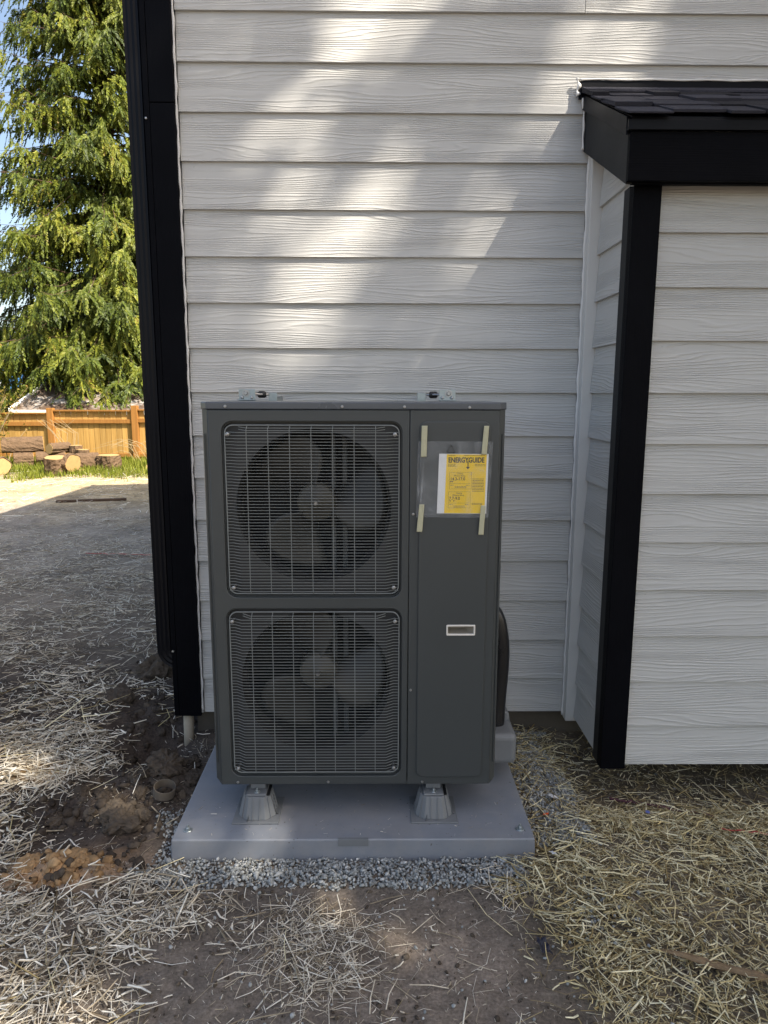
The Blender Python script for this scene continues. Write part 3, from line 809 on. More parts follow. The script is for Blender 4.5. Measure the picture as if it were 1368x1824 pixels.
bag = sheet('plastic_bag', ((.128, 1.364), (.366, 1.363), (.3565, 1.119), (.1245, 1.121)), YS - .0062, M['bag'], .006, 40, 44, seed=3, th=.0002)
tag(bag, 'clear plastic bag taped to the front of the heat pump, holding the yellow label', 'plastic bag')
fold = MB().tube([(.1255, YS - .011, 1.132), (.24, YS - .012, 1.1305), (.3565, YS - .011, 1.131)], .0007, 5)
obj('bag_seam', fold, M['bag'], bag)
obj('bag_fold', MB().tube([(.138, YS - .0115, 1.135), (.141, YS - .013, 1.2), (.145, YS - .0125, 1.28), (.150, YS - .0115, 1.32)], [.0012, .0026, .0022, .0006], 6), M['bag'], bag, smooth=True)
# recycling triangle and faint small print on the bag
tri = MB(); ctr = (.232, 1.337); yb = YS - .0128
for k in range(3):
    a = R(90 + 120 * k); b = R(90 + 120 * (k + 1))
    p = Vector((ctr[0] + .0155 * math.cos(a), yb, ctr[1] + .0155 * math.sin(a))); q = Vector((ctr[0] + .0155 * math.cos(b), yb, ctr[1] + .0155 * math.sin(b)))
    tri.tube([p.lerp(q, .08), p.lerp(q, .84)], .0009, 4)
    d = (q - p).normalized(); nrm_ = Vector((-d.z, 0, d.x)); tip = p.lerp(q, .98); bs_ = p.lerp(q, .80)
    tri.add([tuple(tip), tuple(bs_ + nrm_ * .0034), tuple(bs_ - nrm_ * .0034), tuple(tip + Vector((0, .0004, 0))), tuple(bs_ + nrm_ * .0034 + Vector((0, .0004, 0))), tuple(bs_ - nrm_ * .0034 + Vector((0, .0004, 0)))], [(0, 1, 2), (5, 4, 3), (0, 3, 4, 1), (1, 4, 5, 2), (2, 5, 3, 0)])
obj('recycling_mark', tri, M['ink'], bag)
bars = MB()
def textbars(mb, xr, z, wid, h, y, right=True, words=3):
    xs_ = 0; x = xr - wid if right else xr
    while xs_ < wid:
        w = min(random.uniform(.003, .009), wid - xs_)
        mb.box(x + xs_, x + xs_ + w, y, y + .0002, z, z + h); xs_ += w + .0012
for z in (1.292, 1.286, 1.280, 1.273, 1.259, 1.247, 1.241, 1.235, 1.229, 1.212, 1.206, 1.200, 1.194):
    textbars(bars, .193, z, random.uniform(.008, .02), .0016, YS - .0032)
obj('small_print', bars, M['ink_soft'], bag)

LB = thing('energy_label', 'yellow energy rating label with a white margin inside the plastic bag', 'label', (.272, YS, 1.132))
obj('paper_sheet', MB().prism([(.1915, 1.1325), (.3505, 1.1315), (.3535, 1.3235), (.1965, 1.324)], 'y', YS - .0022, YS - .0016), M['paper'], LB)
obj('yellow_field', MB().prism([(.2150, 1.1335), (.3445, 1.1325), (.3475, 1.3215), (.2205, 1.3225)], 'y', YS - .0026, YS - .00225), M['yellow'], LB)
yt = YS - .0029
text('title', 'ENERGYGUIDE', .0228, .2255, 1.2965, yt, M['ink'], LB, 'LEFT', .0002, .752, .0007)
aw = MB().box(.2868, .2898, yt - .0001, yt + .0002, 1.2815, 1.300)
aw.add([(.2883, yt, 1.2745), (.2818, yt, 1.2825), (.2948, yt, 1.2825), (.2883, yt + .0003, 1.2745), (.2818, yt + .0003, 1.2825), (.2948, yt + .0003, 1.2825)], [(0, 1, 2), (5, 4, 3), (0, 3, 4, 1), (1, 4, 5, 2), (2, 5, 3, 0)])
obj('title_arrow', aw, M['ink'], LB)
def frame_box(x0, x1, z0, z1, w=.0006):
    mb = MB().box(x0, x1, yt, yt + .0002, z0, z0 + w).box(x0, x1, yt, yt + .0002, z1 - w, z1).box(x0, x0 + w, yt, yt + .0002, z0 + w, z1 - w).box(x1 - w, x1, yt, yt + .0002, z0 + w, z1 - w)
    return mb
for zt, zb_, head, val, ar in ((1.2655, 1.2115, 'Cooling', '14.3-17.0', (.2345, .2395)), (1.2030, 1.1500, 'Heating', '7.7-9.0', (.2335, .2455))):
    off = 0 if head == 'Cooling' else -.0025
    f_ = obj('rating_box', frame_box(.2300 + off, .3005 + off, zb_, zt), M['ink'], LB)
    text('heading', head, .0068, .2640 + off, zt - .0068, yt, M['ink'], f_, 'CENTER', .0001, .9)
    text('heading', 'Efficiency Rating', .0066, .2620 + off, zt - .0135, yt, M['ink'], f_, 'CENTER', .0001, .86)
    text('rating', val, .0138, .2325 + off, zt - .0262, yt, M['ink'], f_, 'LEFT', .0001, .92, .0002)
    sc_ = MB().box(.2330 + off, .2950 + off, yt, yt + .0002, zt - .0372, zt - .0366)
    for q in range(3): sc_.box(.2330 + off + .0307 * q, .2336 + off + .0307 * q, yt, yt + .0002, zt - .0366, zt - .0340)
    for xa in ar:
        sc_.add([(xa, yt, zt - .0335), (xa - .0026, yt, zt - .0282), (xa + .0026, yt, zt - .0282), (xa, yt + .0003, zt - .0335), (xa - .0026, yt + .0003, zt - .0282), (xa + .0026, yt + .0003, zt - .0282)], [(0, 1, 2), (5, 4, 3), (0, 3, 4, 1), (1, 4, 5, 2), (2, 5, 3, 0)])
    obj('rating_scale', sc_, M['ink'], f_)
    sb = MB(); textbars(sb, .2330 + off, zt - .0425, .011, .0014, yt, False); textbars(sb, .2835 + off, zt - .0425, .011, .0014, yt, False)
    textbars(sb, .2475 + off, zt - .0470, .037, .0014, yt, False); textbars(sb, .2475 + off, zt - .0505, .037, .0014, yt, False)
    obj('small_print', sb, M['ink_soft'], f_)
sb = MB()
textbars(sb, .2265, 1.3180, .022, .0011, yt, False); textbars(sb, .2755, 1.3180, .066, .0011, yt, False)
for z in (1.2905, 1.2870, 1.2835): textbars(sb, .2250, z, .024, .0013, yt, False)
for z in (1.2890, 1.2850): textbars(sb, .3440, z, .034, .0013, yt, True)
for q in range(9): textbars(sb, .3035, 1.2430 - .0049 * q, .037, .0016, yt, False)
for z in (1.1645, 1.1610): textbars(sb, .3030, z, .034, .0013, yt, False)
obj('small_print', sb, M['ink'], LB)
for (tl, tr_, br_, bl), lab in ((((.1395, 1.4125), (.1575, 1.4125), (.1555, 1.315), (.1375, 1.3145)), 'masking tape strip at the upper left corner of the plastic bag'),
                                (((.335, 1.4125), (.351, 1.4125), (.3455, 1.3225), (.3285, 1.3225)), 'masking tape strip at the upper right corner of the plastic bag'),
                                (((.1345, 1.163), (.1505, 1.163), (.1445, 1.073), (.1265, 1.0745)), 'masking tape strip at the lower left corner of the plastic bag'),
                                (((.3310, 1.160), (.3465, 1.160), (.3420, 1.064), (.3255, 1.0645)), 'masking tape strip at the lower right corner of the plastic bag')):
    tag(sheet('masking_tape', (tl, tr_, br_, bl), YS - .0118, M['tape'], .0022, 8, 30, seed=random.random() * 9, th=.0003), lab, 'tape', 'masking tape strips holding the plastic bag')

# ------------------------------------------------------------------ ground litter: straw, gravel, clods
def in_slab(x, y, mrg=0.0): return (x > -.68 - mrg) & (x < .526 + mrg) & (y > 2.075 - mrg) & (y < 2.90)
def in_house(x, y): return ((y > 2.95) & (x > -.83)) 
def straw_density(x, y):
    n = fbm(x * 3.1 + 4, y * 3.1 + 9, 3); n2 = fbm(x * 9 + 1, y * 9 + 3, 2)
    left = np.clip((-x - .74 + .5 * (n - .5)) / .12, 0, 1)
    d = left * np.clip(.35 + 1.9 * (n - .32), .15, 1)
    d = d * (1 - np.clip((y - 6.2) / 1.8, 0, .86))
    soil = np.clip(1.35 * gauss(x, y, -1.02, 2.30, .33, .2, -.25), 0, 1) + np.clip(1.4 * gauss(x, y, -.93, 2.78, .2, .26), 0, 1) + gauss(x, y, -.80, 2.5, .18, .2) + 1.1 * gauss(x, y, -1.0, 2.0, .2, .1) + 1.1 * gauss(x, y, -1.12, 3.12, .14, .18)
    d = d * np.clip(1 - soil, .03, 1)
    low_left = np.clip((-x - .50 + .55 * (n - .5)) / .14, 0, 1) * np.clip((1.93 - y) / .08, 0, 1) * np.clip((y - .5) / .3, 0, 1)
    d = np.maximum(d, low_left * np.clip(.45 + 1.5 * (n2 - .3), .2, 1))
    mid = .022 + .55 * gauss(x, y, -.20, 1.735, .17, .10, -.3) * np.clip(n2 * 1.6, 0, 1) + .35 * gauss(x, y, -.15, 1.58, .12, .08)
    right = np.clip((x - .40 + .45 * (n - .5) - .35 * np.clip(1.75 - y, 0, .5)) / .16, 0, 1) * np.clip(.5 + 1.6 * (n - .3), .25, 1)
    right = right * (1 - .7 * gauss(x, y, .66, 2.45, .1, .3)) * (1 - .75 * np.clip((y - 2.36) / .08, 0, 1) * (x > .78))
    d = np.maximum(d, np.maximum(mid, right) * (x > -.85))
    grav = ((x > -.62) & (x < .44) & (y > 1.95) & (y < 2.12))
    d = np.where(grav, d * .25, d)
    d = np.where(in_slab(x, y, -.008) | in_house(x, y), 0, d)
    return d
def scatter(nc, x0, x1, y0, y1, dens):
    x = rng.uniform(x0, x1, nc); y = rng.uniform(y0, y1, nc)
    k = rng.random(nc) < dens(x, y)
    return x[k], y[k]
def strands(name, x, y, lmin, lmax, wmin, wmax, zsp, mat, label, rbias=0.0):
    n = len(x); Ln = rng.uniform(0, 1, n) ** 2.4 * (lmax - lmin) + lmin; W = (wmin + (wmax - wmin) * rng.random(n) ** 1.6) * np.where(rng.random(n) < .35, .45, 1.0) * .5
    yaw = rng.uniform(0, 2 * PI, n); pit = rng.normal(0, .13, n)
    d = np.stack([np.cos(yaw) * np.cos(pit), np.sin(yaw) * np.cos(pit), np.sin(pit)], 1)
    sd = np.stack([-np.sin(yaw), np.cos(yaw), np.zeros(n)], 1); up = np.cross(d, sd)
    roll = rng.normal(0, .6, n); a = sd * np.cos(roll)[:, None] + up * np.sin(roll)[:, None]; b = -sd * np.sin(roll)[:, None] + up * np.cos(roll)[:, None]
    cz = hfun(x, y) + .003 + rng.random(n) ** 1.5 * zsp + np.abs(np.sin(pit)) * Ln * .45
    c = np.stack([x, y, cz], 1)
    bend = rng.normal(0, .07, n) * Ln * np.where(rng.random(n) < .18, 2.6, 1.0)
    Vv = np.zeros((n, 9, 3))
    for s, t in enumerate((-.5, rng.uniform(-.1, .1), .5)):
        mid = c + d * (Ln * t)[:, None] + (sd * bend[:, None] if s == 1 else 0)
        wk = W * (1 if s < 2 else .65)
        Vv[:, s * 3 + 0] = mid + a * wk[:, None]
        Vv[:, s * 3 + 1] = mid - a * wk[:, None]
        Vv[:, s * 3 + 2] = mid + b * (wk * .55)[:, None]
    base = (np.arange(n) * 9)[:, None]
    fs = []
    for s in (0, 3):
        for k in range(3):
            k2 = (k + 1) % 3; fs.append(np.concatenate([base + s + k, base + s + k2, base + s + 3 + k2, base + s + 3 + k], 1))
    Fv = np.stack(fs, 1).reshape(-1, 4)
    r = np.clip(rng.beta(1.1, .95, n) + rbias, 0, 1)
    o = big_mesh(name, Vv.reshape(-1, 3), Fv, 4, mat, np.repeat(r, 9))
    return tag(o, label, kind='stuff')
x, y = scatter(42000, -2.6, -.35, 1.0, 3.0, lambda a, b: straw_density(a, b))
x2, y2 = scatter(90000, -6.2, -.9, 3.0, 9.0, lambda a, b: straw_density(a, b) * np.clip(1.2 - .07 * b, .2, 1))
strands('straw', np.r_[x, x2], np.r_[y, y2], .018, .13, .0022, .0078, .026, M['straw_pale'], 'weathered pale straw strewn over the yard left of the pad')
x, y = scatter(26000, -.45, .42, 1.0, 2.2, straw_density)
strands('straw', x, y, .012, .13, .0012, .0045, .012, M['straw_pale'], 'thin scatter of straw on the bare soil before the pad')
x, y = scatter(52000, .36, 2.6, 1.0, 3.0, straw_density)
strands('straw', x, y, .014, .11, .0018, .0062, .028, M['straw_gold'], 'thick golden straw on the ground right of the pad', .10)
x, y = scatter(34000, -2.4, 2.2, 1.0, 2.9, lambda a, b: np.clip(.1 + .5 * fbm(a * 4, b * 4), 0, .5) * ~(in_slab(a, b) | in_house(a, b)))
strands('chaff', x, y, .006, .025, .001, .0025, .006, M['straw_pale'], 'short chaff scattered over the soil around the pad')
# a few long stalks
x, y = scatter(900, -2.2, 1.9, 1.2, 3.4, lambda a, b: np.clip(straw_density(a, b), 0, .6))
strands('stalks', x, y, .16, .30, .003, .006, .035, M['straw_gold'], 'long single stalks lying on top of the straw')

x = rng.uniform(-.66, .50, 90); y = rng.uniform(2.09, 2.30, 90); _h = hfun
hfun = lambda a, b: np.full(np.shape(a), .0655)
strands('chaff', x, y, .004, .022, .0008, .002, .001, M['straw_pale'], 'few bits of chaff fallen on the pad top')
hfun = _h
ICO_V, ICO_F = [], []
_bm = bmesh.new(); bmesh.ops.create_icosphere(_bm, subdivisions=1, radius=1.0)
ICO_V = np.array([v.co[:] for v in _bm.verts]); _bm.verts.ensure_lookup_table(); ICO_F = np.array([[v.index for v in f.verts] for f in _bm.faces]); _bm.free()
_bm = bmesh.new(); bmesh.ops.create_icosphere(_bm, subdivisions=2, radius=1.0); _bm.verts.ensure_lookup_table()
ICO2_V = np.array([v.co[:] for v in _bm.verts]); ICO2_F = np.array([[v.index for v in f.verts] for f in _bm.faces]); _bm.free()
def lumps(name, x, y, z, size, mat, label, rnd, flat=(.5, 1.0), rough=.25, V0=None, F0=None):
    V0 = ICO_V if V0 is None else V0; F0 = ICO_F if F0 is None else F0
    n = len(x); k = len(V0)
    s = size[:, None] * np.stack([rng.uniform(.7, 1.25, n), rng.uniform(.6, 1.1, n), rng.uniform(flat[0], flat[1], n)], 1)
    P = V0[None] * (1 + rng.normal(0, rough, (n, k, 1)).clip(-.45, .45)) * s[:, None, :]
    q = rng.normal(0, 1, (n, 4)); q[:, 1:3] *= .4; q /= np.linalg.norm(q, axis=1)[:, None]; w, a, b, c = q.T
    Rm = np.stack([np.stack([1 - 2 * (b * b + c * c), 2 * (a * b - c * w), 2 * (a * c + b * w)], 1), np.stack([2 * (a * b + c * w), 1 - 2 * (a * a + c * c), 2 * (b * c - a * w)], 1), np.stack([2 * (a * c - b * w), 2 * (b * c + a * w), 1 - 2 * (a * a + b * b)], 1)], 1)
    P = np.einsum('nij,nkj->nki', Rm, P) + np.stack([x, y, z], 1)[:, None]
    Fv = (F0[None] + (np.arange(n) * k)[:, None, None]).reshape(-1, 3)
    o = big_mesh(name, P.reshape(-1, 3), Fv, 3, mat, np.repeat(rnd, k))
    return tag(o, label, kind='stuff')
def grav_density(x, y):
    n = fbm(x * 8, y * 8, 2)
    f = ((x > -.80 + .2 * n) & (x < .46 + .06 * n) & (y > 1.885 + .09 * n) & (y < 2.12)) * 1.0
    f = np.maximum(f, ((x > -.86 + .2 * n) & (x < -.66) & (y > 1.98) & (y < 2.32 + .1 * n)) * .5)
    f = np.maximum(f, ((x > .50) & (x < .68 + .14 * n) & (y > 2.12) & (y < 2.95)) * .85)
    f = np.maximum(f, .30 * gauss(x, y, .62, 1.80, .09, .08))
    f = np.maximum(f, .008 * (y > 1.2) * (x > -.6))
    return np.where(in_slab(x, y, -.004) | in_house(x, y), 0, f)
x, y = scatter(64000, -1.0, 1.2, 1.3, 2.95, grav_density)
n = len(x); sz = rng.uniform(.0030, .0070, n) * (1 + .5 * (rng.random(n) < .08))
lumps('gravel', x, y, hfun(x, y) + .002 + rng.random(n) * .012, sz, M['gravel'], 'crushed blue grey gravel bedding around the pad', rng.beta(2, 2, n), (.5, .9), .2)
def clod_density(x, y):
    d = gauss(x, y, -1.0, 2.38, .28, .14) + .9 * gauss(x, y, -.84, 2.58, .14, .14) + .7 * gauss(x, y, -1.02, 3.05, .14, .25) + 1.6 * gauss(x, y, -1.0, 2.0, .17, .08) + .05 * (x < -.6) + .24 * (x > -.8) * (y < 2.1)
    return np.where(in_slab(x, y, .01) | in_house(x, y) | (gauss(x, y, -.97, 2.8, .1, .1) > .5), 0, np.clip(d, 0, 1.2) * .8)
x, y = scatter(34000, -2.0, 1.0, 1.2, 3.8, clod_density)
n = len(x); ora = gauss(x, y, -1.0, 2.0, .18, .09) > .35
lumps('soil_crumbs', x, y, hfun(x, y) + .002, np.where((x > -.75) & (y < 2.1), .0016 + .0062 * rng.random(n) ** 3.5, .003 + .020 * rng.random(n) ** 3.2), M['clod'], 'loose crumbs of dug soil left of the pad', np.where(ora & (rng.random(n) < .75), rng.uniform(.82, 1, n), np.clip(rng.uniform(0, .6, n) + .22 * (x > -.75), 0, .79)), (.5, .9), .16, ICO2_V, ICO2_F)

def clod(px, py, s, col, label, sq=.55, lift=.12):
    bm_ = bmesh.new(); bmesh.ops.create_icosphere(bm_, subdivisions=4, radius=1.0)
    o_ = random.uniform(0, 50)
    for v in bm_.verts:
        c = v.co.copy()
        a = fbm(np.array([c.x * 1.3 + o_ + c.z]), np.array([c.y * 1.3 + o_ - c.z * .7]), 3)[0] + .5 * fbm(np.array([c.x * 4 + o_ + c.z * 3]), np.array([c.y * 4 + c.z * 2]), 3)[0]
        b = vn(np.array([c.x * 5 + o_ + c.z * 2.3]), np.array([c.y * 5 - c.z * 4 + o_]))[0]; e = vn(np.array([c.x * 13 + c.z * 7 + o_]), np.array([c.y * 13 + o_ - c.z * 9]))[0]
        v.co = c * (.30 + .85 * a + .34 * abs(b - .5) + .13 * (e - .5) + random.uniform(-.02, .02))
        v.co.x *= s; v.co.y *= s * .8; v.co.z *= s * sq
    me = bpy.data.meshes.new('dirt_clod'); bm_.to_mesh(me); bm_.free()
    at = me.attributes.new('rnd', 'FLOAT', 'POINT'); at.data.foreach_set('value', np.full(len(me.vertices), col, np.float32))
    me.materials.append(M['clod'])
    z = float(hfun(np.array([px]), np.array([py]))[0])
    o = put('dirt_clod', me, None, (px, py, z + s * sq * lift), (0, 0, random.uniform(0, 6)))
    return tag(o, label, 'clod', 'clods of dug earth left of the pad')
clod(-.845, 2.585, .085, .45, 'large flat clod of earth below the house corner')
clod(-.73, 2.56, .05, .4, 'dark round clod touching the left edge of the pad')
clod(-.98, 2.345, .06, .62, 'two-lobed brown clod in the middle of the bare soil')
clod(-.935, 2.355, .04, .6, 'small brown clod leaning on the two-lobed clod')
clod(-1.045, 2.33, .032, .7, 'pale small clod left of the two-lobed clod')
clod(-.91, 2.245, .07, .5, 'wide low clod just above the gravel corner')
clod(-1.20, 3.62, .11, .5, 'big clod of earth beside the downspout foot', .8)
clod(-1.26, 3.22, .09, .3, 'dark clod heap half way between downspout and straw')
clod(-1.115, 2.02, .05, .95, 'orange clod on the upper left of the orange soil heap')
clod(-.96, 2.03, .045, .9, 'orange clod on the right of the orange soil heap')

for _x, _y, _s, _c, _l in ((-1.13, 2.46, .040, .3, 'small dark clod at the left end of the bare soil, nearest the straw'),
                           (-.90, 2.44, .036, .5, 'small brown clod lying against the cardboard tube ring'),
                           (-1.06, 2.47, .034, .2, 'dark crumbling clod behind the two-lobed clod'),
                           (-.84, 2.30, .030, .6, 'little clod between the cardboard tube ring and the pad bolt'),
                           (-1.15, 2.28, .030, .5, 'little clod in front of the dark clod nearest the straw'),
                           (-.76, 2.66, .040, .35, 'small clod pressed between the drain pipe stub and the pad')):
    clod(_x, _y, _s, _c, _l, .7, .25)
def gz(x, y): return float(hfun(np.array([x]), np.array([y]))[0])
# cardboard ring, drain pipe, stick and scraps
z = gz(-.80, 2.44)
ringm = MB().lathe([(.037, 0), (.040, 0), (.040, .034), (.037, .034), (.037, 0)], (0, 0, 0), 'z', 40)
ringo = obj('cardboard_tube', ringm, M['card'], None, loc=(-.795, 2.40, z + .012), rot=(R(8), R(10), 0))
tag(ringo, 'short brown cardboard tube ring lying in the soil left of the pad', 'cardboard tube')
pipe = obj('drain_pipe', MB().lathe([(.0, -.16), (.0225, -.16), (.0225, .102), (.019, .103), (.019, -.1)], (0, 0, 0), 'z', 24), M['stone_pipe'], None, True, loc=(-.848, 2.945, 0), rot=(0, R(1), 0))
tag(pipe, 'cream drain pipe stub coming out of the soil under the house corner', 'pipe')
st = MB(); pts = []; 
for i in range(9):
    q = i / 8; sx_, sy_ = .765 + .42 * q, 1.645 - .155 * q
    pts.append((sx_, sy_, gz(sx_, sy_) + .026 + .003 * math.sin(i * 2)))
st.tube(pts, [.003, .008, .0105, .0085, .0108, .009, .0115, .0095, .010], 5)
tag(obj('wood_stick', st, M['stick']), 'splintered brown stick lying across the straw at the lower right', 'stick')
def ribbon(name, pts, w, mat, label, cat, th=.001):
    mb = MB(); v = []
    for i, p in enumerate(pts):
        a = Vector(pts[min(i + 1, len(pts) - 1)]) - Vector(pts[max(i - 1, 0)]); s = Vector((-a.y, a.x, 0)).normalized() * w / 2
        p = Vector(p); v += [p + s, p - s, p - s + Vector((0, 0, th)), p + s + Vector((0, 0, th))]
    mb.v = [tuple(q) for q in v]
    for i in range(len(pts) - 1):
        for k in range(4): mb.f.append((i * 4 + k, i * 4 + (k + 1) % 4, i * 4 + 4 + (k + 1) % 4, i * 4 + 4 + k))
    mb.f += [(3, 2, 1, 0), tuple(len(pts) * 4 - 4 + k for k in range(4))]
    return tag(obj(name, mb, mat), label, cat)
def line_on_ground(a, b, n, lift, wob=.01):
    out = []
    for i in range(n):
        q = i / (n - 1); x = a[0] + (b[0] - a[0]) * q + wob * math.sin(i * 1.9 + a[0]); y = a[1] + (b[1] - a[1]) * q + wob * math.cos(i * 2.3)
        out.append((x, y, gz(x, y) + lift + .003 * math.sin(i * 3)))
    return out
ribbon('red_ribbon', line_on_ground((-2.75, 6.45), (-2.1, 6.35), 12, .02, .01), .02, M['red'], 'red survey ribbon lying on the yard by the downspout', 'ribbon')
ribbon('red_ribbon', line_on_ground((1.19, 2.19), (1.40, 2.15), 10, .026, .006), .006, M['red'], 'red twine on the straw under the bump-out wall', 'twine')
rope = MB(); rp = line_on_ground((.90, 2.47), (1.22, 2.30), 60, .022, .004)
rope.tube(rp, [.0045 + .0013 * math.sin(i * 1.6) for i in range(60)], 7)
tag(obj('rope', rope, M['red_dark'], None, True), 'dull maroon rope half hidden in the straw under the bump-out', 'rope')
def scrap(name, x, y, sx_, sy_, mat, label, cat, lift=.03, tilt=.3):
    V, Fc = [], []
    n = 5
    for i in range(n):
        for j in range(n):
            V.append(((i / (n - 1) - .5) * sx_ * random.uniform(.85, 1.1), (j / (n - 1) - .5) * sy_ * random.uniform(.85, 1.1), random.uniform(0, .25) * min(sx_, sy_)))
    for i in range(n - 1):
        for j in range(n - 1):
            p = i * n + j; Fc.append((p, p + n, p + n + 1, p + 1))
    mb = MB(); mb.v = V; mb.f = Fc
    o = obj(name, mb, mat, None, loc=(x, y, gz(x, y) + lift), rot=(R(18), tilt, random.uniform(0, 3)))
    s = o.modifiers.new('t', 'SOLIDIFY'); s.thickness = .0012
    return tag(o, label, cat)
scrap('paper_scrap', .575, 2.055, .026, .018, M['scrap'], 'white paper scrap on the straw near the pad corner', 'scrap')
scrap('foil_scrap', .665, 2.41, .045, .032, M['scrap'], 'crumpled pale plastic scrap on the gravel by the bump-out', 'scrap', .018)
scrap('orange_scrap', .605, 2.275, .018, .018, M['orange'], 'orange plastic cap on the gravel right of the pad', 'plastic cap', .022)
scrap('orange_scrap', .535, 2.15, .010, .010, M['orange'], 'tiny orange fleck beside the right front corner of the pad', 'plastic fleck', .02)
scrap('blue_scrap', .98, 2.30, .018, .012, M['bluescrap'], 'small blue plastic scrap in the straw before the bump-out', 'scrap', .032)
scrap('dark_scrap', .455, 1.675, .035, .045, M['darkscrap'], 'crumpled dark plastic scrap at the edge of the straw', 'scrap', .022)

# ------------------------------------------------------------------ back yard
FY = 16.0
fence = thing('fence', 'orange brown cedar board fence across the back of the yard', 'fence', (-7, FY, 0))
posts_x = [-12.75, -10.85, -8.95, -7.38, -5.48, -3.58, -1.7, .2]
tops = [1.04, 1.05, 1.06, 1.12, 1.18, 1.20, 1.2, 1.2]
fb = {}
for i, (px_, tz) in enumerate(zip(posts_x, tops)):
    obj('fence_post', MB().box(px_ - .07, px_ + .07, FY - .09, FY + .05, -.2, tz + .06), M['fence'], fence, bevel=.006)
    if i < len(posts_x) - 1:
        x1_ = posts_x[i + 1]; t2 = tops[i + 1] - .04
        obj('fence_rail', MB().box(px_ + .071, x1_ - .071, FY - .06, FY - .01, t2 - .30, t2 - .21), M['fence'], fence, bevel=.004)
        obj('fence_cap', MB().box(px_ + .071, x1_ - .071, FY - .07, FY + .03, t2 - .035, t2), M['fence'], fence, bevel=.004)
        obj('fence_rail', MB().box(px_ + .071, x1_ - .071, FY - .045, FY - .01, .08, .16), M['fence'], fence, bevel=.004)
        nb_ = int(round((x1_ - px_ - .142) / .128)); wb = (x1_ - px_ - .142) / nb_
        for b_ in range(nb_):
            xa = px_ + .071 + b_ * wb; dy_ = random.uniform(-.003, .003)
            key = round(wb, 4), round(t2, 3)
            if key not in fb: fb[key] = mesh_of('fence_board', MB().box(.004, wb - .004, 0, .018, .02, t2 - .037), M['board'])
            put('fence_board', fb[key], fence, (xa, FY + dy_, 0))

# logs
logs_n = 0
def log(x, y, z, L, r, axis_deg, label, tilt=0, cutface=True, stand=False):
    t = thing('log', label, 'log', (x, y, z), 'sawn logs piled before the fence')
    n = 30; mb = MB()
    ph = random.uniform(0, 6)
    rad = [r * (1 + .07 * math.sin(2 * a_ + ph) + .05 * math.sin(5 * a_ + ph * 2) + .03 * random.uniform(-1, 1)) for a_ in np.linspace(0, 2 * PI, n, endpoint=False)]
    rows = 10
    for i in range(rows):
        for k in range(n):
            a_ = 2 * PI * k / n; rr = rad[k] * (1 + random.uniform(-.05, .05) + (.05 if k % 3 == 0 else 0))
            mb.v.append((rr * math.cos(a_), rr * math.sin(a_), (i / (rows - 1) - .5) * L))
    for i in range(rows - 1):
        for k in range(n): mb.f.append((i * n + k, i * n + (k + 1) % n, (i + 1) * n + (k + 1) % n, (i + 1) * n + k))
    o = put('bark', mesh_of('bark', mb, M['log_bark']), t)
    def cap(s):
        c_ = MB(); q = [((rad[k] * .93) * math.cos(2 * PI * k / n), (rad[k] * .93) * math.sin(2 * PI * k / n)) for k in range(n)]
        c_.prism(q, 'z', s * (L / 2 - .02), s * (L / 2 + .006)); return put('cut_face', mesh_of('cut_face', c_, M['cut_wood']), t)
    caps_ = [cap(1), cap(-1)]
    for q in [o] + caps_: q.matrix_parent_inverse = Matrix.Identity(4)
    if stand: t.rotation_euler = (R(tilt), 0, R(axis_deg)); t.location = (x, y, z + L / 2)
    else: t.rotation_euler = (R(90 + tilt), 0, R(axis_deg)); t.location = (x, y, z + r)
    return t
S_ = .0118
log(-7.45, 14.75, .27, .78, .165, 117, 'thick bark-covered log lying on top at the pile left end')
log(-7.38, 14.6, -.05, .36, .165, 120, 'reddish log under the thick top log')
log(-7.10, 13.2, -.02, .26, .165, 30, 'log at the left end of the pile with a yellow cut face')
log(-6.88, 14.75, .0, .55, .15, 118, 'grey log low in the pile behind the upright stump')
log(-6.72, 14.8, .25, .46, .115, -28, 'round log on top of the pile with its pale end facing out')
log(-6.38, 14.85, .10, .32, .12, 0, 'small upright stump beside the fence post', stand=True)
log(-6.20, 14.75, .10, .24, .13, 0, 'low stump with a pale sawn top behind the front stump', stand=True)
log(-6.05, 13.15, -.04, .36, .21, 20, 'gnarled upright stump in front of the pile', 6, stand=True)
log(-5.78, 13.2, .02, .10, .19, 70, 'pale split slab leaning on the gnarled stump', 12)
log(-5.78, 13.95, .0, .42, .17, 116, 'furrowed log right of the gnarled stump')
log(-5.38, 14.0, .0, .29, .235, 10, 'squat stump with sawn top at the right end of the pile', stand=True)
log(-5.80, 13.55, -.04, .08, .14, 0, 'flat pale wood disc lying in the grass', stand=True)
for (x_, y_, z_, L_, a_, lab) in ((-4.42, 14.0, .0, .42, 84, 'split firewood piece lowest beside the downspout'), (-4.30, 14.0, .09, .36, 78, 'split firewood piece in the middle of the small stack'), (-4.22, 14.05, .17, .26, 95, 'short split firewood piece on top of the small stack')):
    mb = MB().prism([(-.09, 0), (.09, 0), (.05, .085), (-.03, .10)], 'y', -L_ / 2, L_ / 2)
    o = obj('firewood', mb, M['cut_wood'], None, bevel=.01, loc=(x_, y_, z_), rot=(0, 0, R(a_)))
    tag(o, lab, 'firewood', 'split firewood stacked by the fence')
# plank on the ground
tag(obj('plank', MB().box(-.46, .46, -.035, .035, 0, .03), M['bark'], None, bevel=.004, loc=(-4.02, 9.75, .01), rot=(0, 0, R(14))), 'dark plank lying at the edge of the shade in the yard', 'plank')

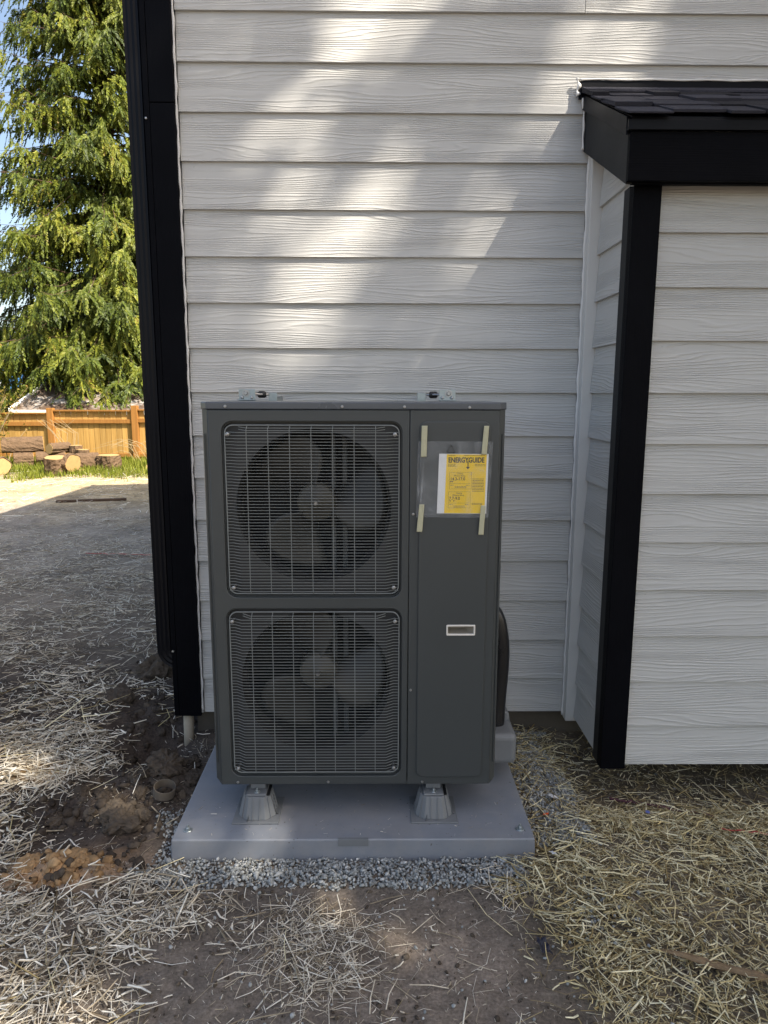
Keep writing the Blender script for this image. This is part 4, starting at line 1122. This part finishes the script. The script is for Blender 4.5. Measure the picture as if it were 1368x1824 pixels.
# grass strip
x, y = scatter(52000, -14, 3, 11.9, 15.9, lambda a, b: np.clip((fbm(a * 1.3, b * 1.3, 3) - .62 + .45 * np.clip((b - 12.0) / 1.6, 0, 1)) * 4, 0, 1) * (1 - .6 * gauss(a, b, -3.9, 14.6, .4, .3)))
n = len(x); Lb = rng.uniform(.05, .17, n); yaw = rng.uniform(0, 2 * PI, n); ln = rng.uniform(.1, .7, n)
dr = np.stack([np.cos(yaw) * ln, np.sin(yaw) * ln, np.ones(n)], 1); sd = np.stack([-np.sin(yaw), np.cos(yaw), np.zeros(n)], 1) * rng.uniform(.006, .014, n)[:, None]
c0 = np.stack([x, y, hfun(x, y) - .005], 1)
Vg = np.stack([c0 + sd, c0 - sd, c0 + dr * Lb[:, None]], 1).reshape(-1, 3)
tag(big_mesh('grass', Vg, np.arange(3 * n).reshape(-1, 3), 3, M['grass'], np.repeat(rng.random(n), 3)), 'bright spring grass along the foot of the fence', kind='stuff')
x, y = scatter(22000, -12, -1.2, 7.5, 14.0, lambda a, b: np.clip(fbm(a * 1.1 + 3, b * 1.1, 3) - .18, 0, 1))
strands('straw', x, y, .05, .28, .004, .010, .02, M['straw_pale'], 'pale straw scattered over the sunny far yard')
# dry canes arching before the fence
cn = MB()
for i in range(26):
    x_ = -5.3 + 1.6 * random.random(); y_ = 15.4 + random.uniform(-.3, .3); dx = random.uniform(-.9, -.1); h_ = random.uniform(.25, .55)
    cn.tube([(x_, y_, .0), (x_ + dx * .3, y_ - .05, h_ * .8), (x_ + dx * .7, y_ - .1, h_), (x_ + dx * 1.2, y_ - .15, h_ * .75)], [.007, .006, .005, .003], 4)
for i in range(9):
    x_ = -7.0 + .5 * random.random(); y_ = 15.3; 
    cn.tube([(x_, y_, .3), (x_ + random.uniform(-.3, .1), y_, .65), (x_ + random.uniform(-.5, .15), y_, .95)], [.007, .006, .003], 4)
tag(obj('dry_canes', cn, M['twig']), 'tangle of dry canes arching in front of the fence', kind='stuff')

# shed behind the fence
shed = thing('shed', 'low shed with a dirty pale metal roof behind the fence', 'shed', (-6.5, 20, 0))
obj('shed_wall', MB().box(-9.2, -2.0, 19.2, 22.6, -.1, .98), M['shed_wall'], shed)
shr = MB().prism([(18.9, 1.00), (18.9, 1.06), (21.0, 1.76), (23.0, 1.06), (23.0, 1.00), (21.0, 1.70)], 'x', -9.75, -1.5)
sr = obj('shed_roof', shr, M['shed_roof'], shed)
for q in range(14):
    xq = -9.7 + q * .62
    obj('roof_rib', MB().prism([(18.9, 1.061), (18.9, 1.10), (21.0, 1.80), (21.0, 1.761)], 'x', xq, xq + .05), M['shed_roof'], sr)
obj('verge_board', MB().prism([(18.86, .98), (18.86, 1.12), (21.0, 1.83), (21.0, 1.68)], 'x', -9.82, -9.753), M['white_far'], shed)
obj('eave_board', MB().box(-9.75, -1.5, 18.84, 18.895, .94, 1.07), M['white_far'], shed)
obj('roof_vent', MB().lathe([(.0, .30), (.10, .30), (.10, .22), (.06, .22), (.06, 0)], (-8.25, 20.4, 1.55), 'z', 16), M['white_far'], shed)

# neighbour's house far left
fh = thing('house', 'pale far house with a blue covered roof behind the fence on the left', 'house', (-19, 33, 0))
obj('wall', MB().box(-24, -16.9, 32, 38, -.2, 1.9), M['house_far'], fh)
obj('wall_gable', MB().prism([(-24, 1.9), (-16.9, 1.9), (-20.4, 3.9)], 'y', 32.05, 37.9), M['house_far'], fh)
obj('roof', MB().prism([(-20.4, 4.0), (-16.3, 1.65), (-16.3, 1.80), (-20.4, 4.18), (-24.5, 1.80), (-24.5, 1.65)], 'y', 31.4, 38.5), M['blue_roof'], fh)
obj('fascia', MB().prism([(-20.4, 3.98), (-16.25, 1.58), (-16.25, 1.84), (-20.4, 4.22), (-24.55, 1.84), (-24.55, 1.58)], 'y', 31.3, 31.39), M['white_far'], fh)
obj('window', MB().box(-18.6, -17.4, 31.93, 31.99, .9, 1.7), M['dark_far'], fh)
ca = thing('carport', 'dark low outbuilding beside the shed left end', 'outbuilding', (-14.6, 25, 0))
obj('wall', MB().box(-15.0, -12.2, 25, 28, -.1, 1.25), M['dark_far'], ca)
obj('roof', MB().prism([(-15.3, 1.26), (-12.0, 1.26), (-12.0, 1.34), (-15.3, 1.62)], 'y', 24.6, 28.2), M['tile_far'], ca)

# ------------------------------------------------------------------ trees
def leaf_quads(C, A, B, L, W):
    t = A * L[:, None]; s = B * W[:, None]
    return np.stack([C, C + t * .45 + s, C + t, C + t * .45 - s], 1)
def unit(v): return v / np.maximum(np.linalg.norm(v, axis=-1, keepdims=True), 1e-9)
def cedar(name, label, base, H, R0, zmin, nb, seed, keep=None, ll=(.10, .20), lw=(.022, .045), nper=13, sden=10, sl=1.0, fan_w=.8, group='trees around the yard', hull=.8):
    rg = np.random.default_rng(seed)
    t = thing(name, label, 'tree', base, group)
    bx, by, bz = base
    tk = MB(); zz = np.linspace(0, H * .97, 14)
    tk.tube([(bx + .12 * math.sin(z * .4 + seed), by + .1 * math.cos(z * .33), bz + z) for z in zz], [max(.03, .42 * (H / 20) * (1 - z / H) ** .8) + (.12 if z == 0 else 0) for z in zz], 12)
    wood = MB()
    rootsL, dirL, lenL, boughL = [], [], [], []
    for i in range(nb):
        u = rg.random() ** 1.15; h = zmin + (H - zmin) * u * .985
        Rr = R0 * (1 - (h - zmin) / (H - zmin)) ** hull + .25
        az = rg.uniform(0, 2 * PI) if rg.random() < .45 else rg.normal(-1.1, .9); L = Rr * rg.uniform(.62, 1.12)
        d = np.array([math.cos(az), math.sin(az), 0.0]); sdv = np.array([-d[1], d[0], 0])
        lift = rg.uniform(.05, .28); drop = rg.uniform(.35, .75)
        def pos(q): return np.array([bx, by, bz + h]) + d * L * q + np.array([0, 0, L * (lift * q - drop * q * q + .22 * q ** 4)])
        wk = 1.0
        if keep is not None:
            pk_ = keep(np.array([pos(q) for q in (.25, .5, .75, 1)])); wk = 1.0 if pk_.min() > .1 else .25
        wood.tube([tuple(pos(q)) for q in (.02, .3, .6, .85, 1)], [(.012 + .012 * L) * wk, (.010 + .008 * L) * wk, .012 * wk, .008 * wk, .004 * wk], 4, False)
        ns = int(L * sden) + 3
        q = rg.uniform(.22, 1.0, ns) ** .8
        P = np.array([pos(a) for a in q]) + sdv * rg.normal(0, .10 + .05 * L, ns)[:, None] * (1.2 - q)[:, None]
        D = unit(d * rg.uniform(.05, .75, ns)[:, None] + sdv * rg.normal(0, .45, ns)[:, None] + np.array([0, 0, -1]) * rg.uniform(.35, 1.1, ns)[:, None])
        rootsL.append(P); dirL.append(D); lenL.append(rg.uniform(.35, .95, ns) * (.6 + .12 * L) * sl); boughL.append(np.full(ns, rg.random()))
    P = np.concatenate(rootsL); D = np.concatenate(dirL); SL_ = np.concatenate(lenL); BR = np.concatenate(boughL)
    if keep is not None:
        pass
    n = len(P)
    # each spray: nper leaf faces fanned along a drooping rachis
    tt = np.tile(np.linspace(.02, .92, nper), n); idx = np.repeat(np.arange(n), nper)
    OUT = P - np.array([bx, by, 0]); OUT[:, 2] = 0; NRM = unit(unit(OUT) + np.array([0, 0, .35]) + rg.normal(0, .55, (n, 3)))
    side = unit(np.cross(D, NRM)); 
    sgn = np.where(np.arange(n * nper) % 2 == 0, 1.0, -1.0) * rg.uniform(.5, 1.0, n * nper)
    droop = np.array([0, 0, -1.0])
    Cc = P[idx] + D[idx] * (SL_[idx] * tt)[:, None] + droop * (SL_[idx] * .25 * tt ** 2)[:, None]
    A = unit(D[idx] + side[idx] * (sgn * (fan_w - .4 * tt))[:, None] + rg.normal(0, .16, (n * nper, 3)) + droop * .2)
    B = unit(np.cross(A, NRM[idx] + rg.normal(0, .35, (n * nper, 3))))
    LL = rg.uniform(ll[0], ll[1], n * nper) * (1.15 - .5 * tt); WW = rg.uniform(lw[0], lw[1], n * nper)
    Q = leaf_quads(Cc, A, B, LL, WW).reshape(-1, 3)
    r = np.clip(.5 * BR[idx] + .45 * rg.random(n)[idx] + rg.normal(0, .1, n * nper), 0, 1)
    if keep is not None:
        kk = rg.random(n * nper) < keep(Cc + A * LL[:, None] * .5); Q = Q.reshape(-1, 4, 3)[kk].reshape(-1, 3); r = r[kk]
    put('trunk', mesh_of('trunk', tk, M['bark'], True), t)
    put('branches', mesh_of('branches', wood, M['bark']), t)
    cr = big_mesh('crown', Q, np.arange(len(Q)).reshape(-1, 4), 4, M['cedar'], np.repeat(r, 4), parent=t)
    return t
cedar('cedar_tree', 'tall sunlit cedar with drooping yellow green sprays behind the shed', (-8.75, 24.0, 0), 21, 5.0, 2.55, 760, 11, ll=(.085, .15), lw=(.017, .028), nper=22, sden=10, sl=.78, hull=1.05)
cedar('cedar_tree', 'darker cedar standing behind the right of the tall sunlit cedar', (-6.6, 28.0, 0), 19, 4.4, .8, 330, 12, sden=8)
cedar('cedar_tree', 'small far cedar rising behind the blue roofed house', (-19.5, 44.0, 0), 9.5, 3.0, .6, 200, 13, ll=(.2, .34), lw=(.05, .09), sden=6, nper=9)

# unseen trees added on the right for shade; crowns pruned to leave sunlit bands
S3 = np.array(SUN)
def wall_proj(P):
    k = (P[:, 1] - 2.91) / S3[1]
    return P[:, 0] - S3[0] * k, P[:, 2] - S3[2] * k
def keep_shade(P):
    wx, wz = wall_proj(P)
    u = wx - .549 * wz
    wob = .10 * (fbm(wz * 1.7 + 3, wx * .6, 2) - .5)
    u = u + wob
    pr = np.ones(len(P))
    on = (wz > 1.25 + .25 * fbm(wx * 3, wz, 2)) & (wz < 4.3) & (wx > -1.1) & (wx < 2.4)
    band = np.interp(u, [-2.6, -2.3, -2.15, -2.03, -1.9, -1.78, -1.65, -1.3, -1.2, -1.08, -.95, -.86, -.73, -.5, 0], [.065, .052, .075, .24, .26, .06, .020, .014, .035, .18, .22, .028, .02, .08, .25])
    pr = np.where(on, band, pr)
    pr = np.where(wz > 4.6, 0, pr)
    gap = (fbm(wx * 2.2 + 11, wz * 2.2 + 5, 2) > .66) & (wz < -1.0)
    low = np.interp(fbm(wx * 1.3 + 7, wz * 1.0 + 2, 3), [.3, .42, .55, .7], [.034, .065, .17, .5])
    pr = np.where((wz < .3) & (wx < 1.2) & ~((wx > .1) & (wz > -1.0)), np.minimum(pr, low), pr)
    pr = np.where(gap, .005, pr)
    pr = np.where((wx > -1.6) & (wx < -.5) & (wz > -1.25) & (wz < .2), np.maximum(pr, .2), pr)
    return pr
cedar('cedar_tree', 'large unseen cedar added on the right to cast dappled shade', (6.9, -2.4, 0), 15.6, 4.8, 5.6, 420, 21, keep_shade, (.22, .42), (.07, .13), 9, 4, hull=.55)
cedar('cedar_tree', 'second large unseen cedar added on the right to cast dappled shade', (10.6, -3.6, 0), 17.5, 4.6, 7.0, 360, 22, keep_shade, (.22, .42), (.07, .13), 9, 4, hull=.55)

# shrub at the left edge
sh = thing('shrub', 'sparse shrub with small yellow leaves before the left end of the fence', 'shrub', (-8.5, 15.2, 0))
stm = MB(); P = []; rg = np.random.default_rng(5)
for i in range(46):
    a = rg.uniform(0, 2 * PI); L = rg.uniform(.9, 2.0); bx, by = -8.75 + rg.normal(0, .3), 15.2 + rg.normal(0, .2)
    pts = [(bx + math.cos(a) * L * .5 * q ** 1.3, by + math.sin(a) * L * .35 * q, L * (q - .18 * q * q)) for q in (0, .3, .6, .85, 1)]
    stm.tube(pts, [.012, .010, .008, .005, .003], 4, False)
    for q in range(int(L * 26)):
        s = rg.uniform(.3, 1); k = min(3, int(s * 4)); f = s * 4 - k
        P.append(np.array(pts[k]) * (1 - f) + np.array(pts[k + 1]) * f + rg.normal(0, .06, 3))
put('stem', mesh_of('stem', stm, M['twig']), sh)
P = np.array(P); n = len(P); A = unit(rg.normal(0, 1, (n, 3))); B = unit(np.cross(A, rg.normal(0, 1, (n, 3))))
Q = leaf_quads(P, A, B, rg.uniform(.04, .08, n), rg.uniform(.014, .026, n)).reshape(-1, 3)
big_mesh('foliage', Q, np.arange(len(Q)).reshape(-1, 4), 4, M['shrub'], np.repeat(rg.random(n), 4), parent=sh)
for o in bpy.data.objects:
    if 'base' in o: del o['base']
